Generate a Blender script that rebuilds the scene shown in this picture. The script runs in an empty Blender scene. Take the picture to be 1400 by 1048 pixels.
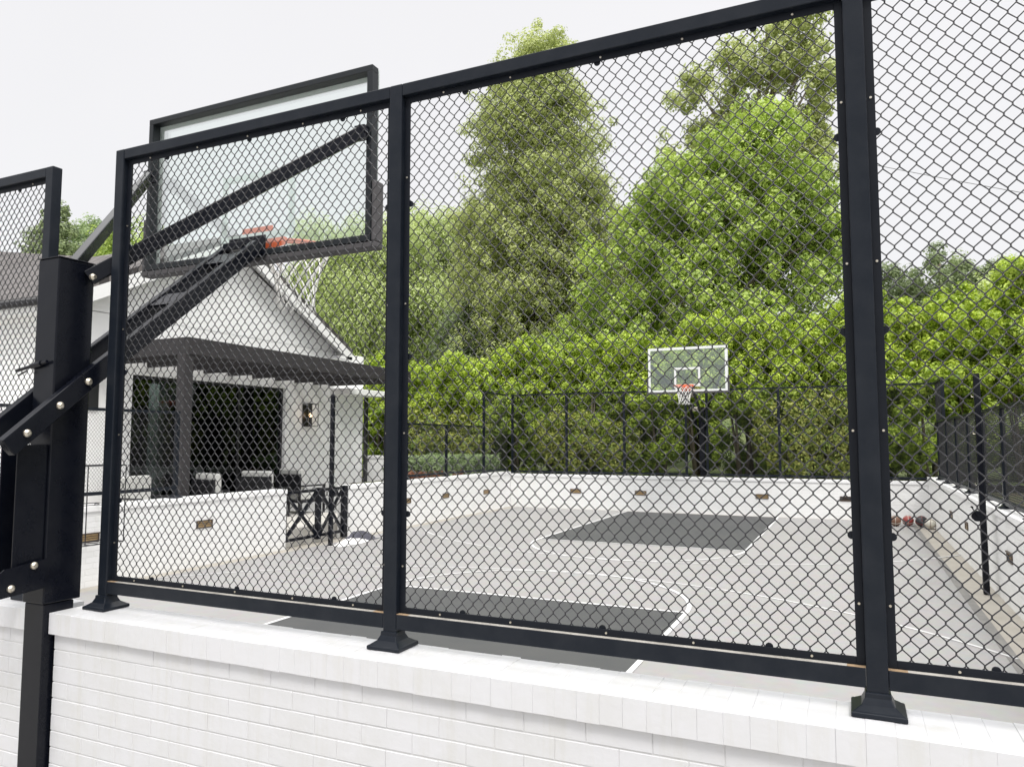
import bpy, math, random
import numpy as np
from mathutils import Vector, Matrix

random.seed(7)
RNG = np.random.default_rng(11)
C = bpy.data.collections.new('Scene objects')
bpy.context.scene.collection.children.link(C)
scene = bpy.context.scene

# ------------------------------------------------------------------ camera
CAM_H = 1.8152
YAW, PITCH, ROLL, FPX = math.radians(24.5136), math.radians(4.4489), math.radians(-0.0147), 1014.68
fwd = Vector((-math.sin(YAW)*math.cos(PITCH), math.cos(YAW)*math.cos(PITCH), math.sin(PITCH)))
rgt = Vector((math.cos(YAW), math.sin(YAW), 0))
upv = rgt.cross(fwd)
r2 = rgt*math.cos(ROLL) + upv*math.sin(ROLL)
u2 = -rgt*math.sin(ROLL) + upv*math.cos(ROLL)
cam_data = bpy.data.cameras.new('camera')
cam = bpy.data.objects.new('camera', cam_data)
scene.collection.objects.link(cam)
M = Matrix(((r2.x, u2.x, -fwd.x, 0), (r2.y, u2.y, -fwd.y, 0), (r2.z, u2.z, -fwd.z, CAM_H), (0, 0, 0, 1)))
cam.matrix_world = M
cam_data.sensor_width = 36
cam_data.lens = 36*FPX/1400
cam_data.clip_start = 0.05
cam_data.clip_end = 2000
scene.camera = cam

# ------------------------------------------------------------------ world: bright overcast over a Nishita sky
SUN_EL, SUN_ROT = math.radians(54), math.radians(138)
world = bpy.data.worlds.new('World')
scene.world = world
world.use_nodes = True
nt = world.node_tree
nt.nodes.clear()
out = nt.nodes.new('ShaderNodeOutputWorld')
bg = nt.nodes.new('ShaderNodeBackground')
sky = nt.nodes.new('ShaderNodeTexSky')
sky.sky_type = 'NISHITA'; sky.sun_disc = False
sky.sun_elevation = SUN_EL; sky.sun_rotation = SUN_ROT
tc = nt.nodes.new('ShaderNodeTexCoord')
sep = nt.nodes.new('ShaderNodeSeparateXYZ')
nt.links.new(tc.outputs['Generated'], sep.inputs[0])
ramp = nt.nodes.new('ShaderNodeValToRGB')          # cloud deck: even near the horizon, brighter overhead
cr = ramp.color_ramp
cr.interpolation = 'EASE'
cr.elements[0].position = 0.0; cr.elements[0].color = (0.286, 0.286, 0.290, 1)
cr.elements[1].position = 0.60; cr.elements[1].color = (0.288, 0.286, 0.292, 1)
e = cr.elements.new(0.82); e.color = (1.12, 1.11, 1.09, 1)
e = cr.elements.new(1.0); e.color = (1.12, 1.11, 1.09, 1)
nt.links.new(sep.outputs['Z'], ramp.inputs[0])
nz = nt.nodes.new('ShaderNodeTexNoise')
nz.inputs['Scale'].default_value = 1.6; nz.inputs['Detail'].default_value = 5
nt.links.new(tc.outputs['Generated'], nz.inputs['Vector'])
nr = nt.nodes.new('ShaderNodeMapRange')
nr.inputs['To Min'].default_value = 22.2; nr.inputs['To Max'].default_value = 25.0
nt.links.new(nz.outputs['Fac'], nr.inputs['Value'])
vm = nt.nodes.new('ShaderNodeVectorMath'); vm.operation = 'SCALE'
nt.links.new(ramp.outputs['Color'], vm.inputs[0]); nt.links.new(nr.outputs[0], vm.inputs['Scale'])
mix = nt.nodes.new('ShaderNodeMixRGB'); mix.inputs[0].default_value = 0.97
nt.links.new(sky.outputs[0], mix.inputs[1]); nt.links.new(vm.outputs[0], mix.inputs[2])
nt.links.new(mix.outputs[0], bg.inputs['Color'])
bg.inputs['Strength'].default_value = 0.115
nt.links.new(bg.outputs[0], out.inputs['Surface'])

sun_d = bpy.data.lights.new('sun', 'SUN')
sun_d.energy = 1.5; sun_d.angle = math.radians(14); sun_d.color = (1.0, 0.97, 0.92)
sun = bpy.data.objects.new('sun', sun_d)
scene.collection.objects.link(sun)
sd = Vector((math.sin(SUN_ROT)*math.cos(SUN_EL), math.cos(SUN_ROT)*math.cos(SUN_EL), math.sin(SUN_EL)))
sun.rotation_euler = sd.to_track_quat('Z', 'Y').to_euler()

vs = scene.view_settings
vs.view_transform = 'Standard'; vs.look = 'None'; vs.gamma = 1; vs.use_curve_mapping = False
vs.exposure = 0.24

# ------------------------------------------------------------------ materials
def mat(name, col, rough=0.6, metal=0.0, noise=None, bump=None, spec=0.5, coat=0.0):
    m = bpy.data.materials.new(name); m.use_nodes = True
    t = m.node_tree; b = t.nodes['Principled BSDF']
    b.inputs['Base Color'].default_value = (*col, 1)
    b.inputs['Roughness'].default_value = rough; b.inputs['Metallic'].default_value = metal
    b.inputs['Specular IOR Level'].default_value = spec
    b.inputs['Coat Weight'].default_value = coat
    geo = t.nodes.new('ShaderNodeTexCoord')
    if noise:
        sc, amt, col2 = noise
        n = t.nodes.new('ShaderNodeTexNoise'); n.inputs['Scale'].default_value = sc
        n.inputs['Detail'].default_value = 6; n.inputs['Roughness'].default_value = 0.65
        t.links.new(geo.outputs['Object'], n.inputs['Vector'])
        r = t.nodes.new('ShaderNodeMapRange'); r.inputs[1].default_value = 0.42; r.inputs[2].default_value = 0.72
        r.inputs[4].default_value = amt
        t.links.new(n.outputs['Fac'], r.inputs[0])
        mx = t.nodes.new('ShaderNodeMixRGB'); mx.inputs[1].default_value = (*col, 1); mx.inputs[2].default_value = (*col2, 1)
        t.links.new(r.outputs[0], mx.inputs[0]); t.links.new(mx.outputs[0], b.inputs['Base Color'])
    if bump:
        sc, st, di = bump
        n = t.nodes.new('ShaderNodeTexNoise'); n.inputs['Scale'].default_value = sc; n.inputs['Detail'].default_value = 5
        t.links.new(geo.outputs['Object'], n.inputs['Vector'])
        bp = t.nodes.new('ShaderNodeBump'); bp.inputs['Strength'].default_value = st; bp.inputs['Distance'].default_value = di
        t.links.new(n.outputs['Fac'], bp.inputs['Height']); t.links.new(bp.outputs[0], b.inputs['Normal'])
    return m

def brick_paint(name, axis, col=(0.82, 0.82, 0.82)):
    """white painted brick for the walls further away: courses as a bump"""
    m = mat(name, col, 0.55)
    t = m.node_tree; b = t.nodes['Principled BSDF']
    tcn = t.nodes.new('ShaderNodeTexCoord'); mp = t.nodes.new('ShaderNodeMapping')
    mp.inputs['Rotation'].default_value = (math.pi/2, 0, 0) if axis == 'X' else (math.pi/2, 0, math.pi/2)
    sx = t.nodes.new('ShaderNodeSeparateXYZ'); cb = t.nodes.new('ShaderNodeCombineXYZ')
    t.links.new(tcn.outputs['Object'], sx.inputs[0])
    t.links.new(sx.outputs[axis], cb.inputs['X']); t.links.new(sx.outputs['Z'], cb.inputs['Y'])
    bk = t.nodes.new('ShaderNodeTexBrick'); bk.inputs['Scale'].default_value = 1.0
    bk.inputs['Brick Width'].default_value = 0.21; bk.inputs['Row Height'].default_value = 0.073
    bk.inputs['Mortar Size'].default_value = 0.006; bk.inputs['Mortar Smooth'].default_value = 0.3
    bk.inputs['Color1'].default_value = (*col, 1); bk.inputs['Color2'].default_value = (col[0]*.96, col[1]*.96, col[2]*.95, 1)
    bk.inputs['Mortar'].default_value = (col[0]*.93, col[1]*.93, col[2]*.92, 1)
    t.links.new(cb.outputs[0], bk.inputs['Vector'])
    t.links.new(bk.outputs['Color'], b.inputs['Base Color'])
    bp = t.nodes.new('ShaderNodeBump'); bp.invert = True; bp.inputs['Strength'].default_value = 0.5; bp.inputs['Distance'].default_value = 0.006
    t.links.new(bk.outputs['Fac'], bp.inputs['Height']); t.links.new(bp.outputs[0], b.inputs['Normal'])
    return m

MT = {}
MT['black'] = mat('black powder coat', (0.008, 0.010, 0.015), 0.42, spec=0.16, noise=(6, 0.5, (0.014, 0.016, 0.021)), bump=(220, 0.15, 0.001))
MT['post'] = mat('weathered black paint', (0.008, 0.011, 0.017), 0.33, spec=0.20, noise=(9, 0.6, (0.020, 0.023, 0.029)), bump=(160, 0.15, 0.001))
MT['wire'] = mat('black vinyl wire', (0.017, 0.017, 0.022), 0.27, spec=0.6)
MT['arm'] = mat('black steel', (0.004, 0.005, 0.009), 0.24, spec=0.20, noise=(12, 0.5, (0.010, 0.011, 0.015)), bump=(140, 0.12, 0.001))
MT['rust'] = mat('rusty weld', (0.36, 0.25, 0.15), 0.8, noise=(60, 0.8, (0.20, 0.14, 0.09)))
MT['dustlit'] = mat('dusty skylit ledge', (0.42, 0.40, 0.37), 0.85, noise=(14, 0.8, (0.20, 0.185, 0.165)))
MT['bolt'] = mat('zinc bolt', (0.62, 0.58, 0.50), 0.3, 0.85, noise=(80, 0.7, (0.35, 0.28, 0.2)))
MT['brass'] = mat('aged brass', (0.62, 0.44, 0.22), 0.38, 0.45, noise=(30, 0.6, (0.34, 0.22, 0.11)))
MT['bronze'] = mat('dark bronze', (0.10, 0.075, 0.06), 0.5, 0.5)
MT['brick'] = mat('white painted brick', (0.625, 0.627, 0.65), 0.5, noise=(5, 0.6, (0.57, 0.57, 0.565)), bump=(38, 0.25, 0.004))
def streaks(m, amt, col):
    # faint rain streaks and old drips in the paint, running down the wall
    t = m.node_tree; b = t.nodes['Principled BSDF']; src = b.inputs['Base Color'].links[0].from_socket
    tcn = t.nodes.new('ShaderNodeTexCoord'); mp = t.nodes.new('ShaderNodeMapping'); mp.inputs['Scale'].default_value = (9, 9, .9)
    n = t.nodes.new('ShaderNodeTexNoise'); n.inputs['Scale'].default_value = 1.6; n.inputs['Detail'].default_value = 7; n.inputs['Roughness'].default_value = .7
    t.links.new(tcn.outputs['Object'], mp.inputs[0]); t.links.new(mp.outputs[0], n.inputs['Vector'])
    r = t.nodes.new('ShaderNodeMapRange'); r.inputs[1].default_value = .50; r.inputs[2].default_value = .74; r.inputs[4].default_value = amt; t.links.new(n.outputs['Fac'], r.inputs[0])
    mx = t.nodes.new('ShaderNodeMixRGB'); mx.inputs[2].default_value = (*col, 1); t.links.new(r.outputs[0], mx.inputs[0]); t.links.new(src, mx.inputs[1]); t.links.new(mx.outputs[0], b.inputs['Base Color'])
streaks(MT['brick'], 0.45, (0.53, 0.52, 0.475))
MT['mortar'] = mat('painted mortar', (0.595, 0.595, 0.60), 0.6, noise=(12, 0.5, (0.55, 0.545, 0.53)), bump=(90, 0.5, 0.004))
MT['brickX'] = brick_paint('painted brick courses', 'X')
MT['brickY'] = brick_paint('painted brick courses side', 'Y')
MT['stucco'] = mat('white stucco', (0.90, 0.90, 0.90), 0.7, noise=(2, 0.4, (0.85, 0.85, 0.845)), bump=(60, 0.25, 0.003))
MT['trimwhite'] = mat('white trim paint', (0.84, 0.84, 0.84), 0.4)
MT['pergola'] = mat('charcoal stained wood', (0.030, 0.028, 0.030), 0.6, spec=0.3, noise=(8, 0.6, (0.048, 0.043, 0.044)), bump=(50, 0.2, 0.003))
MT['frame'] = mat('black window frame', (0.015, 0.015, 0.018), 0.35)
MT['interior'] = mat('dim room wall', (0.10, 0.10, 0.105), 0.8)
MT['cushion'] = mat('pale outdoor cushion', (0.60, 0.60, 0.58), 0.9, bump=(90, 0.4, 0.003))
MT['orange'] = mat('orange rim steel', (0.75, 0.13, 0.035), 0.42)
MT['net'] = mat('white nylon cord', (0.80, 0.80, 0.78), 0.8)
MT['padding'] = mat('grey edge padding', (0.07, 0.066, 0.07), 0.75)
MT['alu'] = mat('board frame', (0.012, 0.015, 0.018), 0.4, spec=0.3)
MT['boardwhite'] = mat('white board frame paint', (0.78, 0.80, 0.80), 0.45)
MT['line'] = mat('white court paint', (0.58, 0.58, 0.585), 0.6, noise=(6, 0.6, (0.48, 0.48, 0.47)))
MT['key'] = mat('dark grey court paint', (0.060, 0.062, 0.064), 0.62, spec=0.3, noise=(1.2, 0.6, (0.080, 0.080, 0.079)), bump=(150, 0.3, 0.002))
MT['concrete'] = mat('tan concrete', (0.37, 0.345, 0.305), 0.8, noise=(2.2, 0.7, (0.30, 0.275, 0.235)), bump=(70, 0.3, 0.003))
MT['paver'] = mat('pale patio stone', (0.60, 0.58, 0.54), 0.8, noise=(2, 0.6, (0.52, 0.50, 0.46)), bump=(30, 0.3, 0.003))
MT['soil'] = mat('planted soil', (0.10, 0.085, 0.05), 0.95, noise=(1.5, 0.9, (0.07, 0.11, 0.03)), bump=(8, 0.8, 0.05))
MT['grassland'] = mat('hillside grass', (0.10, 0.14, 0.045), 0.95, noise=(0.25, 0.9, (0.17, 0.19, 0.07)), bump=(3, 0.9, 0.2))
MT['ground'] = mat('outer paving', (0.36, 0.35, 0.33), 0.85, noise=(1.0, 0.6, (0.30, 0.29, 0.27)), bump=(40, 0.3, 0.004))
MT['bark'] = mat('grey brown bark', (0.17, 0.14, 0.11), 0.9, noise=(4, 0.8, (0.10, 0.08, 0.06)), bump=(18, 0.8, 0.03))
MT['cable'] = mat('black cable', (0.03, 0.03, 0.03), 0.6)
MT['tarp'] = mat('white tarp', (0.75, 0.74, 0.73), 0.7, bump=(20, 0.5, 0.01))
MT['netdark'] = mat('dark netting', (0.07, 0.07, 0.09), 0.85)

# court floor: pale warm grey acrylic with faint stains
m = mat('pale grey court paint', (0.375, 0.362, 0.350), 0.62, bump=(160, 0.35, 0.002)); MT['court'] = m
t = m.node_tree; b = t.nodes['Principled BSDF']; tcn = t.nodes.new('ShaderNodeTexCoord')
n1 = t.nodes.new('ShaderNodeTexNoise'); n1.inputs['Scale'].default_value = 0.45; n1.inputs['Detail'].default_value = 7; n1.inputs['Roughness'].default_value = 0.7
n2 = t.nodes.new('ShaderNodeTexNoise'); n2.inputs['Scale'].default_value = 9; n2.inputs['Detail'].default_value = 6
for n in (n1, n2): t.links.new(tcn.outputs['Object'], n.inputs['Vector'])
ra = t.nodes.new('ShaderNodeMapRange'); ra.inputs[1].default_value = 0.35; ra.inputs[2].default_value = 0.7
t.links.new(n1.outputs['Fac'], ra.inputs[0])
mx = t.nodes.new('ShaderNodeMixRGB'); mx.inputs[1].default_value = (0.300, 0.294, 0.295, 1); mx.inputs[2].default_value = (0.278, 0.270, 0.264, 1)
t.links.new(ra.outputs[0], mx.inputs[0])
mx2 = t.nodes.new('ShaderNodeMixRGB'); mx2.blend_type = 'MULTIPLY'; mx2.inputs[0].default_value = 0.22
t.links.new(mx.outputs[0], mx2.inputs[1]); t.links.new(n2.outputs['Color'], mx2.inputs[2])
hs = t.nodes.new('ShaderNodeBrightContrast'); hs.inputs[1].default_value = 0.012
t.links.new(mx2.outputs[0], hs.inputs[0]); 
n3 = t.nodes.new('ShaderNodeTexNoise'); n3.inputs['Scale'].default_value = 3.2; n3.inputs['Detail'].default_value = 9; n3.inputs['Roughness'].default_value = 0.8; n3.inputs['Distortion'].default_value = 1.5
t.links.new(tcn.outputs['Object'], n3.inputs['Vector'])
r3 = t.nodes.new('ShaderNodeMapRange'); r3.inputs[1].default_value = 0.57; r3.inputs[2].default_value = 0.70; r3.inputs[4].default_value = 0.55; t.links.new(n3.outputs['Fac'], r3.inputs[0])
m3 = t.nodes.new('ShaderNodeMixRGB'); m3.inputs[2].default_value = (0.26, 0.25, 0.24, 1)
t.links.new(r3.outputs[0], m3.inputs[0]); t.links.new(hs.outputs[0], m3.inputs[1]); t.links.new(m3.outputs[0], b.inputs['Base Color'])

# roof shingles
m = mat('grey brown shingles', (0.17, 0.15, 0.145), 0.85); MT['shingle'] = m
t = m.node_tree; b = t.nodes['Principled BSDF']; tcn = t.nodes.new('ShaderNodeTexCoord')
bk = t.nodes.new('ShaderNodeTexBrick'); bk.inputs['Scale'].default_value = 1
bk.inputs['Brick Width'].default_value = 0.26; bk.inputs['Row Height'].default_value = 0.14; bk.inputs['Mortar Size'].default_value = 0.022
bk.inputs['Color1'].default_value = (0.17, 0.155, 0.15, 1); bk.inputs['Color2'].default_value = (0.10, 0.09, 0.088, 1); bk.inputs['Mortar'].default_value = (0.045, 0.04, 0.04, 1)
t.links.new(tcn.outputs['Object'], bk.inputs['Vector']); t.links.new(bk.outputs['Color'], b.inputs['Base Color'])
bp = t.nodes.new('ShaderNodeBump'); bp.invert = True; bp.inputs['Distance'].default_value = 0.02
t.links.new(bk.outputs['Fac'], bp.inputs['Height']); t.links.new(bp.outputs[0], b.inputs['Normal'])

def glass_mat(name, tint, gloss, rough=0.02):
    m = bpy.data.materials.new(name); m.use_nodes = True; t = m.node_tree; t.nodes.clear()
    o = t.nodes.new('ShaderNodeOutputMaterial'); tr = t.nodes.new('ShaderNodeBsdfTransparent'); gl = t.nodes.new('ShaderNodeBsdfGlossy')
    tr.inputs[0].default_value = (*tint, 1); gl.inputs['Roughness'].default_value = rough; gl.inputs[0].default_value = (0.92, 1.0, 0.96, 1)
    lw = t.nodes.new('ShaderNodeLayerWeight'); pw = t.nodes.new('ShaderNodeMath'); pw.operation = 'POWER'; pw.inputs[1].default_value = 4
    t.links.new(lw.outputs['Facing'], pw.inputs[0]); fr = t.nodes.new('ShaderNodeMath'); fr.operation = 'MULTIPLY'; fr.inputs[1].default_value = 0.6
    t.links.new(pw.outputs[0], fr.inputs[0])
    ad = t.nodes.new('ShaderNodeMath'); ad.operation = 'ADD'; ad.use_clamp = True; ad.inputs[1].default_value = gloss
    t.links.new(fr.outputs[0], ad.inputs[0])
    mx = t.nodes.new('ShaderNodeMixShader')
    t.links.new(ad.outputs[0], mx.inputs[0]); t.links.new(tr.outputs[0], mx.inputs[1]); t.links.new(gl.outputs[0], mx.inputs[2])
    t.links.new(mx.outputs[0], o.inputs[0]); return m
MT['boardglass'] = glass_mat('board glass', (0.955, 0.972, 0.966), 0.13)
MT['windowglass'] = glass_mat('window glass', (0.38, 0.44, 0.42), 0.03)
MT['lampglass'] = glass_mat('lamp glass', (0.92, 0.94, 0.94), 0.02)
m = bpy.data.materials.new('lit bulb'); m.use_nodes = True; t = m.node_tree
b = t.nodes['Principled BSDF']; b.inputs['Emission Color'].default_value = (1.0, 0.62, 0.30, 1); b.inputs['Emission Strength'].default_value = 3
MT['bulb'] = m

def leaf_mat(name, dark, light, trans=0.34):
    m = bpy.data.materials.new(name); m.use_nodes = True; t = m.node_tree; t.nodes.clear()
    o = t.nodes.new('ShaderNodeOutputMaterial')
    at = t.nodes.new('ShaderNodeAttribute'); at.attribute_name = 'tone'
    mx = t.nodes.new('ShaderNodeMixRGB'); mx.inputs[1].default_value = (*dark, 1); mx.inputs[2].default_value = (*light, 1)
    t.links.new(at.outputs['Fac'], mx.inputs[0])
    b = t.nodes.new('ShaderNodeBsdfPrincipled'); b.inputs['Roughness'].default_value = 0.45; b.inputs['Specular IOR Level'].default_value = 0.35
    tl = t.nodes.new('ShaderNodeBsdfTranslucent')
    hu = t.nodes.new('ShaderNodeHueSaturation'); hu.inputs['Value'].default_value = 1.25; hu.inputs['Saturation'].default_value = 1.1
    t.links.new(mx.outputs[0], b.inputs['Base Color']); t.links.new(mx.outputs[0], hu.inputs['Color']); t.links.new(hu.outputs[0], tl.inputs['Color'])
    ms = t.nodes.new('ShaderNodeMixShader'); ms.inputs[0].default_value = trans
    t.links.new(b.outputs[0], ms.inputs[1]); t.links.new(tl.outputs[0], ms.inputs[2]); t.links.new(ms.outputs[0], o.inputs[0])
    return m
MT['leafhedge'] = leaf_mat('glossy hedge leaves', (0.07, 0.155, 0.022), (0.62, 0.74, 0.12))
MT['leafbright'] = leaf_mat('fresh green leaves', (0.12, 0.20, 0.04), (0.55, 0.67, 0.17))
MT['leafmid'] = leaf_mat('mid green leaves', (0.21, 0.26, 0.09), (0.55, 0.60, 0.25))
MT['leafdark'] = leaf_mat('dark green leaves', (0.09, 0.125, 0.065), (0.32, 0.39, 0.19))
MT['leafolive'] = leaf_mat('olive green leaves', (0.30, 0.37, 0.13), (0.58, 0.66, 0.30))
MT['leafpale'] = leaf_mat('pale green leaves', (0.15, 0.22, 0.10), (0.33, 0.42, 0.2))
MT['leafred'] = leaf_mat('bronze tinged leaves', (0.13, 0.23, 0.045), (0.48, 0.50, 0.13))
MT['flower'] = leaf_mat('red brown flowers', (0.20, 0.08, 0.04), (0.38, 0.17, 0.09))

# ------------------------------------------------------------------ mesh helpers
class MB:
    def __init__(s): s.v = []; s.f = []; s.mi = []; s.cur = 0
    def add(s, vs_, fs_):
        o = len(s.v); s.v += [tuple(p) for p in vs_]; s.f += [tuple(i+o for i in f) for f in fs_]; s.mi += [s.cur]*len(fs_)
        return s
    def box(s, a, b):
        (x0, y0, z0), (x1, y1, z1) = a, b
        x0, x1 = sorted((x0, x1)); y0, y1 = sorted((y0, y1)); z0, z1 = sorted((z0, z1))
        return s.add([(x0,y0,z0),(x1,y0,z0),(x1,y1,z0),(x0,y1,z0),(x0,y0,z1),(x1,y0,z1),(x1,y1,z1),(x0,y1,z1)],
                     [(0,3,2,1),(4,5,6,7),(0,1,5,4),(1,2,6,5),(2,3,7,6),(3,0,4,7)])
    def cbox(s, a, b, c):
        """box with chamfered edges on every side (c = chamfer)"""
        (x0, y0, z0), (x1, y1, z1) = a, b
        X = [(x0, x0+c, x1-c, x1), (y0, y0+c, y1-c, y1), (z0, z0+c, z1-c, z1)]
        vs_ = []; idx = {}
        for i in range(2):
            for j in range(2):
                for k in range(2):
                    for ax in range(3):
                        p = []
                        for a_, s_ in enumerate((i, j, k)):
                            p.append(X[a_][(0 if s_ == 0 else 3)] if a_ == ax else X[a_][(1 if s_ == 0 else 2)])
                        idx[(i, j, k, ax)] = len(vs_); vs_.append(tuple(p))
        g = lambda i, j, k, ax: idx[(i, j, k, ax)]
        fs_ = []
        fs_ += [(g(0,0,0,0),g(0,0,1,0),g(0,1,1,0),g(0,1,0,0)),(g(1,0,0,0),g(1,1,0,0),g(1,1,1,0),g(1,0,1,0))]
        fs_ += [(g(0,0,0,1),g(1,0,0,1),g(1,0,1,1),g(0,0,1,1)),(g(0,1,0,1),g(0,1,1,1),g(1,1,1,1),g(1,1,0,1))]
        fs_ += [(g(0,0,0,2),g(0,1,0,2),g(1,1,0,2),g(1,0,0,2)),(g(0,0,1,2),g(1,0,1,2),g(1,1,1,2),g(0,1,1,2))]
        for i in (0, 1):
            for j in (0, 1):
                f = (g(i,j,0,0),g(i,j,1,0),g(i,j,1,1),g(i,j,0,1)); fs_.append(f if i == j else f[::-1])
                f = (g(i,0,j,0),g(i,1,j,0),g(i,1,j,2),g(i,0,j,2)); fs_.append(f if i != j else f[::-1])
                f = (g(0,i,j,1),g(1,i,j,1),g(1,i,j,2),g(0,i,j,2)); fs_.append(f if i == j else f[::-1])
                for k in (0, 1):
                    f = (g(i,j,k,0),g(i,j,k,1),g(i,j,k,2)); fs_.append(f if (i+j+k) % 2 else f[::-1])
        return s.add(vs_, fs_)
    def bar(s, p, q, w, h, up=(0, 0, 1)):
        """rectangular bar from p to q, w across, h along up"""
        p, q = Vector(p), Vector(q); d = (q-p).normalized(); u = Vector(up)
        sx = d.cross(u)
        if sx.length < 1e-5: sx = d.cross(Vector((1, 0, 0)))
        sx.normalize(); uu = sx.cross(d)
        vs_ = []
        for c in (p, q):
            for a_, b_ in ((-1,-1),(1,-1),(1,1),(-1,1)): vs_.append(c + sx*a_*w/2 + uu*b_*h/2)
        return s.add(vs_, [(3,2,1,0),(4,5,6,7),(0,1,5,4),(1,2,6,5),(2,3,7,6),(3,0,4,7)])
    def tube(s, pts, r, n=8, closed=False, cap=True):
        pts = [Vector(p) for p in pts]; m_ = len(pts)
        rs = r if isinstance(r, (list, tuple)) else [r]*m_
        rings = []; prev = None
        for i, p in enumerate(pts):
            if closed: d = pts[(i+1) % m_]-pts[i-1]
            else: d = pts[min(i+1, m_-1)]-pts[max(i-1, 0)]
            d.normalize()
            if prev is None:
                a_ = Vector((0, 0, 1)) if abs(d.z) < 0.9 else Vector((1, 0, 0)); x = d.cross(a_).normalized()
            else:
                x = (prev - d*prev.dot(d)).normalized()
            prev = x; y = d.cross(x)
            rings.append([p + (x*math.cos(2*math.pi*k/n)+y*math.sin(2*math.pi*k/n))*rs[i] for k in range(n)])
        vs_ = [v for rg in rings for v in rg]; fs_ = []
        for i in range(m_ if closed else m_-1):
            a_ = i*n; b_ = ((i+1) % m_)*n
            for k in range(n): fs_.append((a_+k, a_+(k+1) % n, b_+(k+1) % n, b_+k))
        if cap and not closed: fs_ += [tuple(range(n))[::-1], tuple(range((m_-1)*n, m_*n))]
        return s.add(vs_, fs_)
    def sphere(s, c, r, n=16, m_=10, sc=(1, 1, 1)):
        vs_ = [(c[0], c[1], c[2]+r*sc[2])]
        for i in range(1, m_):
            t_ = math.pi*i/m_
            for k in range(n):
                a_ = 2*math.pi*k/n; vs_.append((c[0]+r*sc[0]*math.sin(t_)*math.cos(a_), c[1]+r*sc[1]*math.sin(t_)*math.sin(a_), c[2]+r*sc[2]*math.cos(t_)))
        vs_.append((c[0], c[1], c[2]-r*sc[2])); L = len(vs_)-1; fs_ = []
        for k in range(n):
            fs_.append((0, 1+k, 1+(k+1) % n)); fs_.append((L, L-n+(k+1) % n, L-n+k))
            for i in range(m_-2): fs_.append((1+i*n+k, 1+(i+1)*n+k, 1+(i+1)*n+(k+1) % n, 1+i*n+(k+1) % n))
        return s.add(vs_, fs_)
    def prism(s, poly, axis, a_, b_):
        """extrude a 2D polygon along axis from a to b. poly coords are the other two axes in xyz order"""
        def P(u, v, w): return {'X': (w, u, v), 'Y': (u, w, v), 'Z': (u, v, w)}[axis]
        n = len(poly); vs_ = [P(u, v, a_) for u, v in poly]+[P(u, v, b_) for u, v in poly]
        fs_ = [tuple(range(n)), tuple(range(n, 2*n))[::-1]]+[(i+n, (i+1) % n+n, (i+1) % n, i) for i in range(n)]
        return s.add(vs_, fs_)
    def build(s, name, m_, parent=None, smooth=False, bevel=0, mats=None):
        me = bpy.data.meshes.new(name)
        off = parent_world(parent) if parent else Vector((0, 0, 0))
        me.from_pydata([(p[0]-off.x, p[1]-off.y, p[2]-off.z) for p in s.v], [], s.f)
        for mm in (mats or [m_]): me.materials.append(mm)
        if mats: me.polygons.foreach_set('material_index', s.mi)
        if smooth: me.polygons.foreach_set('use_smooth', [True]*len(me.polygons))
        me.update()
        fix_normals(me)
        o = bpy.data.objects.new(name, me); C.objects.link(o)
        if parent: o.parent = parent
        if bevel:
            bm_ = o.modifiers.new('bevel', 'BEVEL'); bm_.width = bevel; bm_.segments = 2; bm_.limit_method = 'ANGLE'; bm_.angle_limit = math.radians(40)
        return o

import bmesh
def fix_normals(me):
    if len(me.polygons) > 20000: return
    bm_ = bmesh.new(); bm_.from_mesh(me); bmesh.ops.recalc_face_normals(bm_, faces=bm_.faces); bm_.to_mesh(me); bm_.free()

WORLD_LOC = {}
def parent_world(o):
    v = Vector((0, 0, 0))
    while o is not None:
        v += Vector(o.location); o = o.parent
    return v
def thing(name, label, cat, loc=(0, 0, 0), group=None):
    o = bpy.data.objects.new(name, None); C.objects.link(o); o.location = loc; o.empty_display_size = 0.2
    o['label'] = label; o['category'] = cat
    if group: o['group'] = group
    return o
def tag(o, label, cat, group=None):
    o['label'] = label; o['category'] = cat
    if group: o['group'] = group
    return o
def struct(o):
    o['kind'] = 'structure'; return o
def np_mesh(name, verts, faces4, m_, parent=None, tone=None, smooth=False):
    me = bpy.data.meshes.new(name); nf = len(faces4)
    off = parent_world(parent) if parent else Vector((0, 0, 0))
    v = (verts - np.array(off[:])).astype(np.float32)
    me.vertices.add(len(v)); me.vertices.foreach_set('co', v.ravel())
    k = faces4.shape[1]
    me.loops.add(nf*k); me.loops.foreach_set('vertex_index', faces4.ravel().astype(np.int32))
    me.polygons.add(nf); me.polygons.foreach_set('loop_start', np.arange(0, nf*k, k, dtype=np.int32))
    me.polygons.foreach_set('loop_total', np.full(nf, k, dtype=np.int32))
    if smooth: me.polygons.foreach_set('use_smooth', np.ones(nf, dtype=bool))
    me.materials.append(m_)
    if tone is not None:
        a_ = me.attributes.new('tone', 'FLOAT', 'FACE'); a_.data.foreach_set('value', tone.astype(np.float32))
    me.update(calc_edges=True)
    o = bpy.data.objects.new(name, me); C.objects.link(o)
    if parent: o.parent = parent
    return o
def copy_tree(o, parent=None):
    c = o.copy(); C.objects.link(c)
    if parent: c.parent = parent
    for ch in [x for x in C.objects if x.parent == o]: copy_tree(ch, c)
    return c

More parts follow.
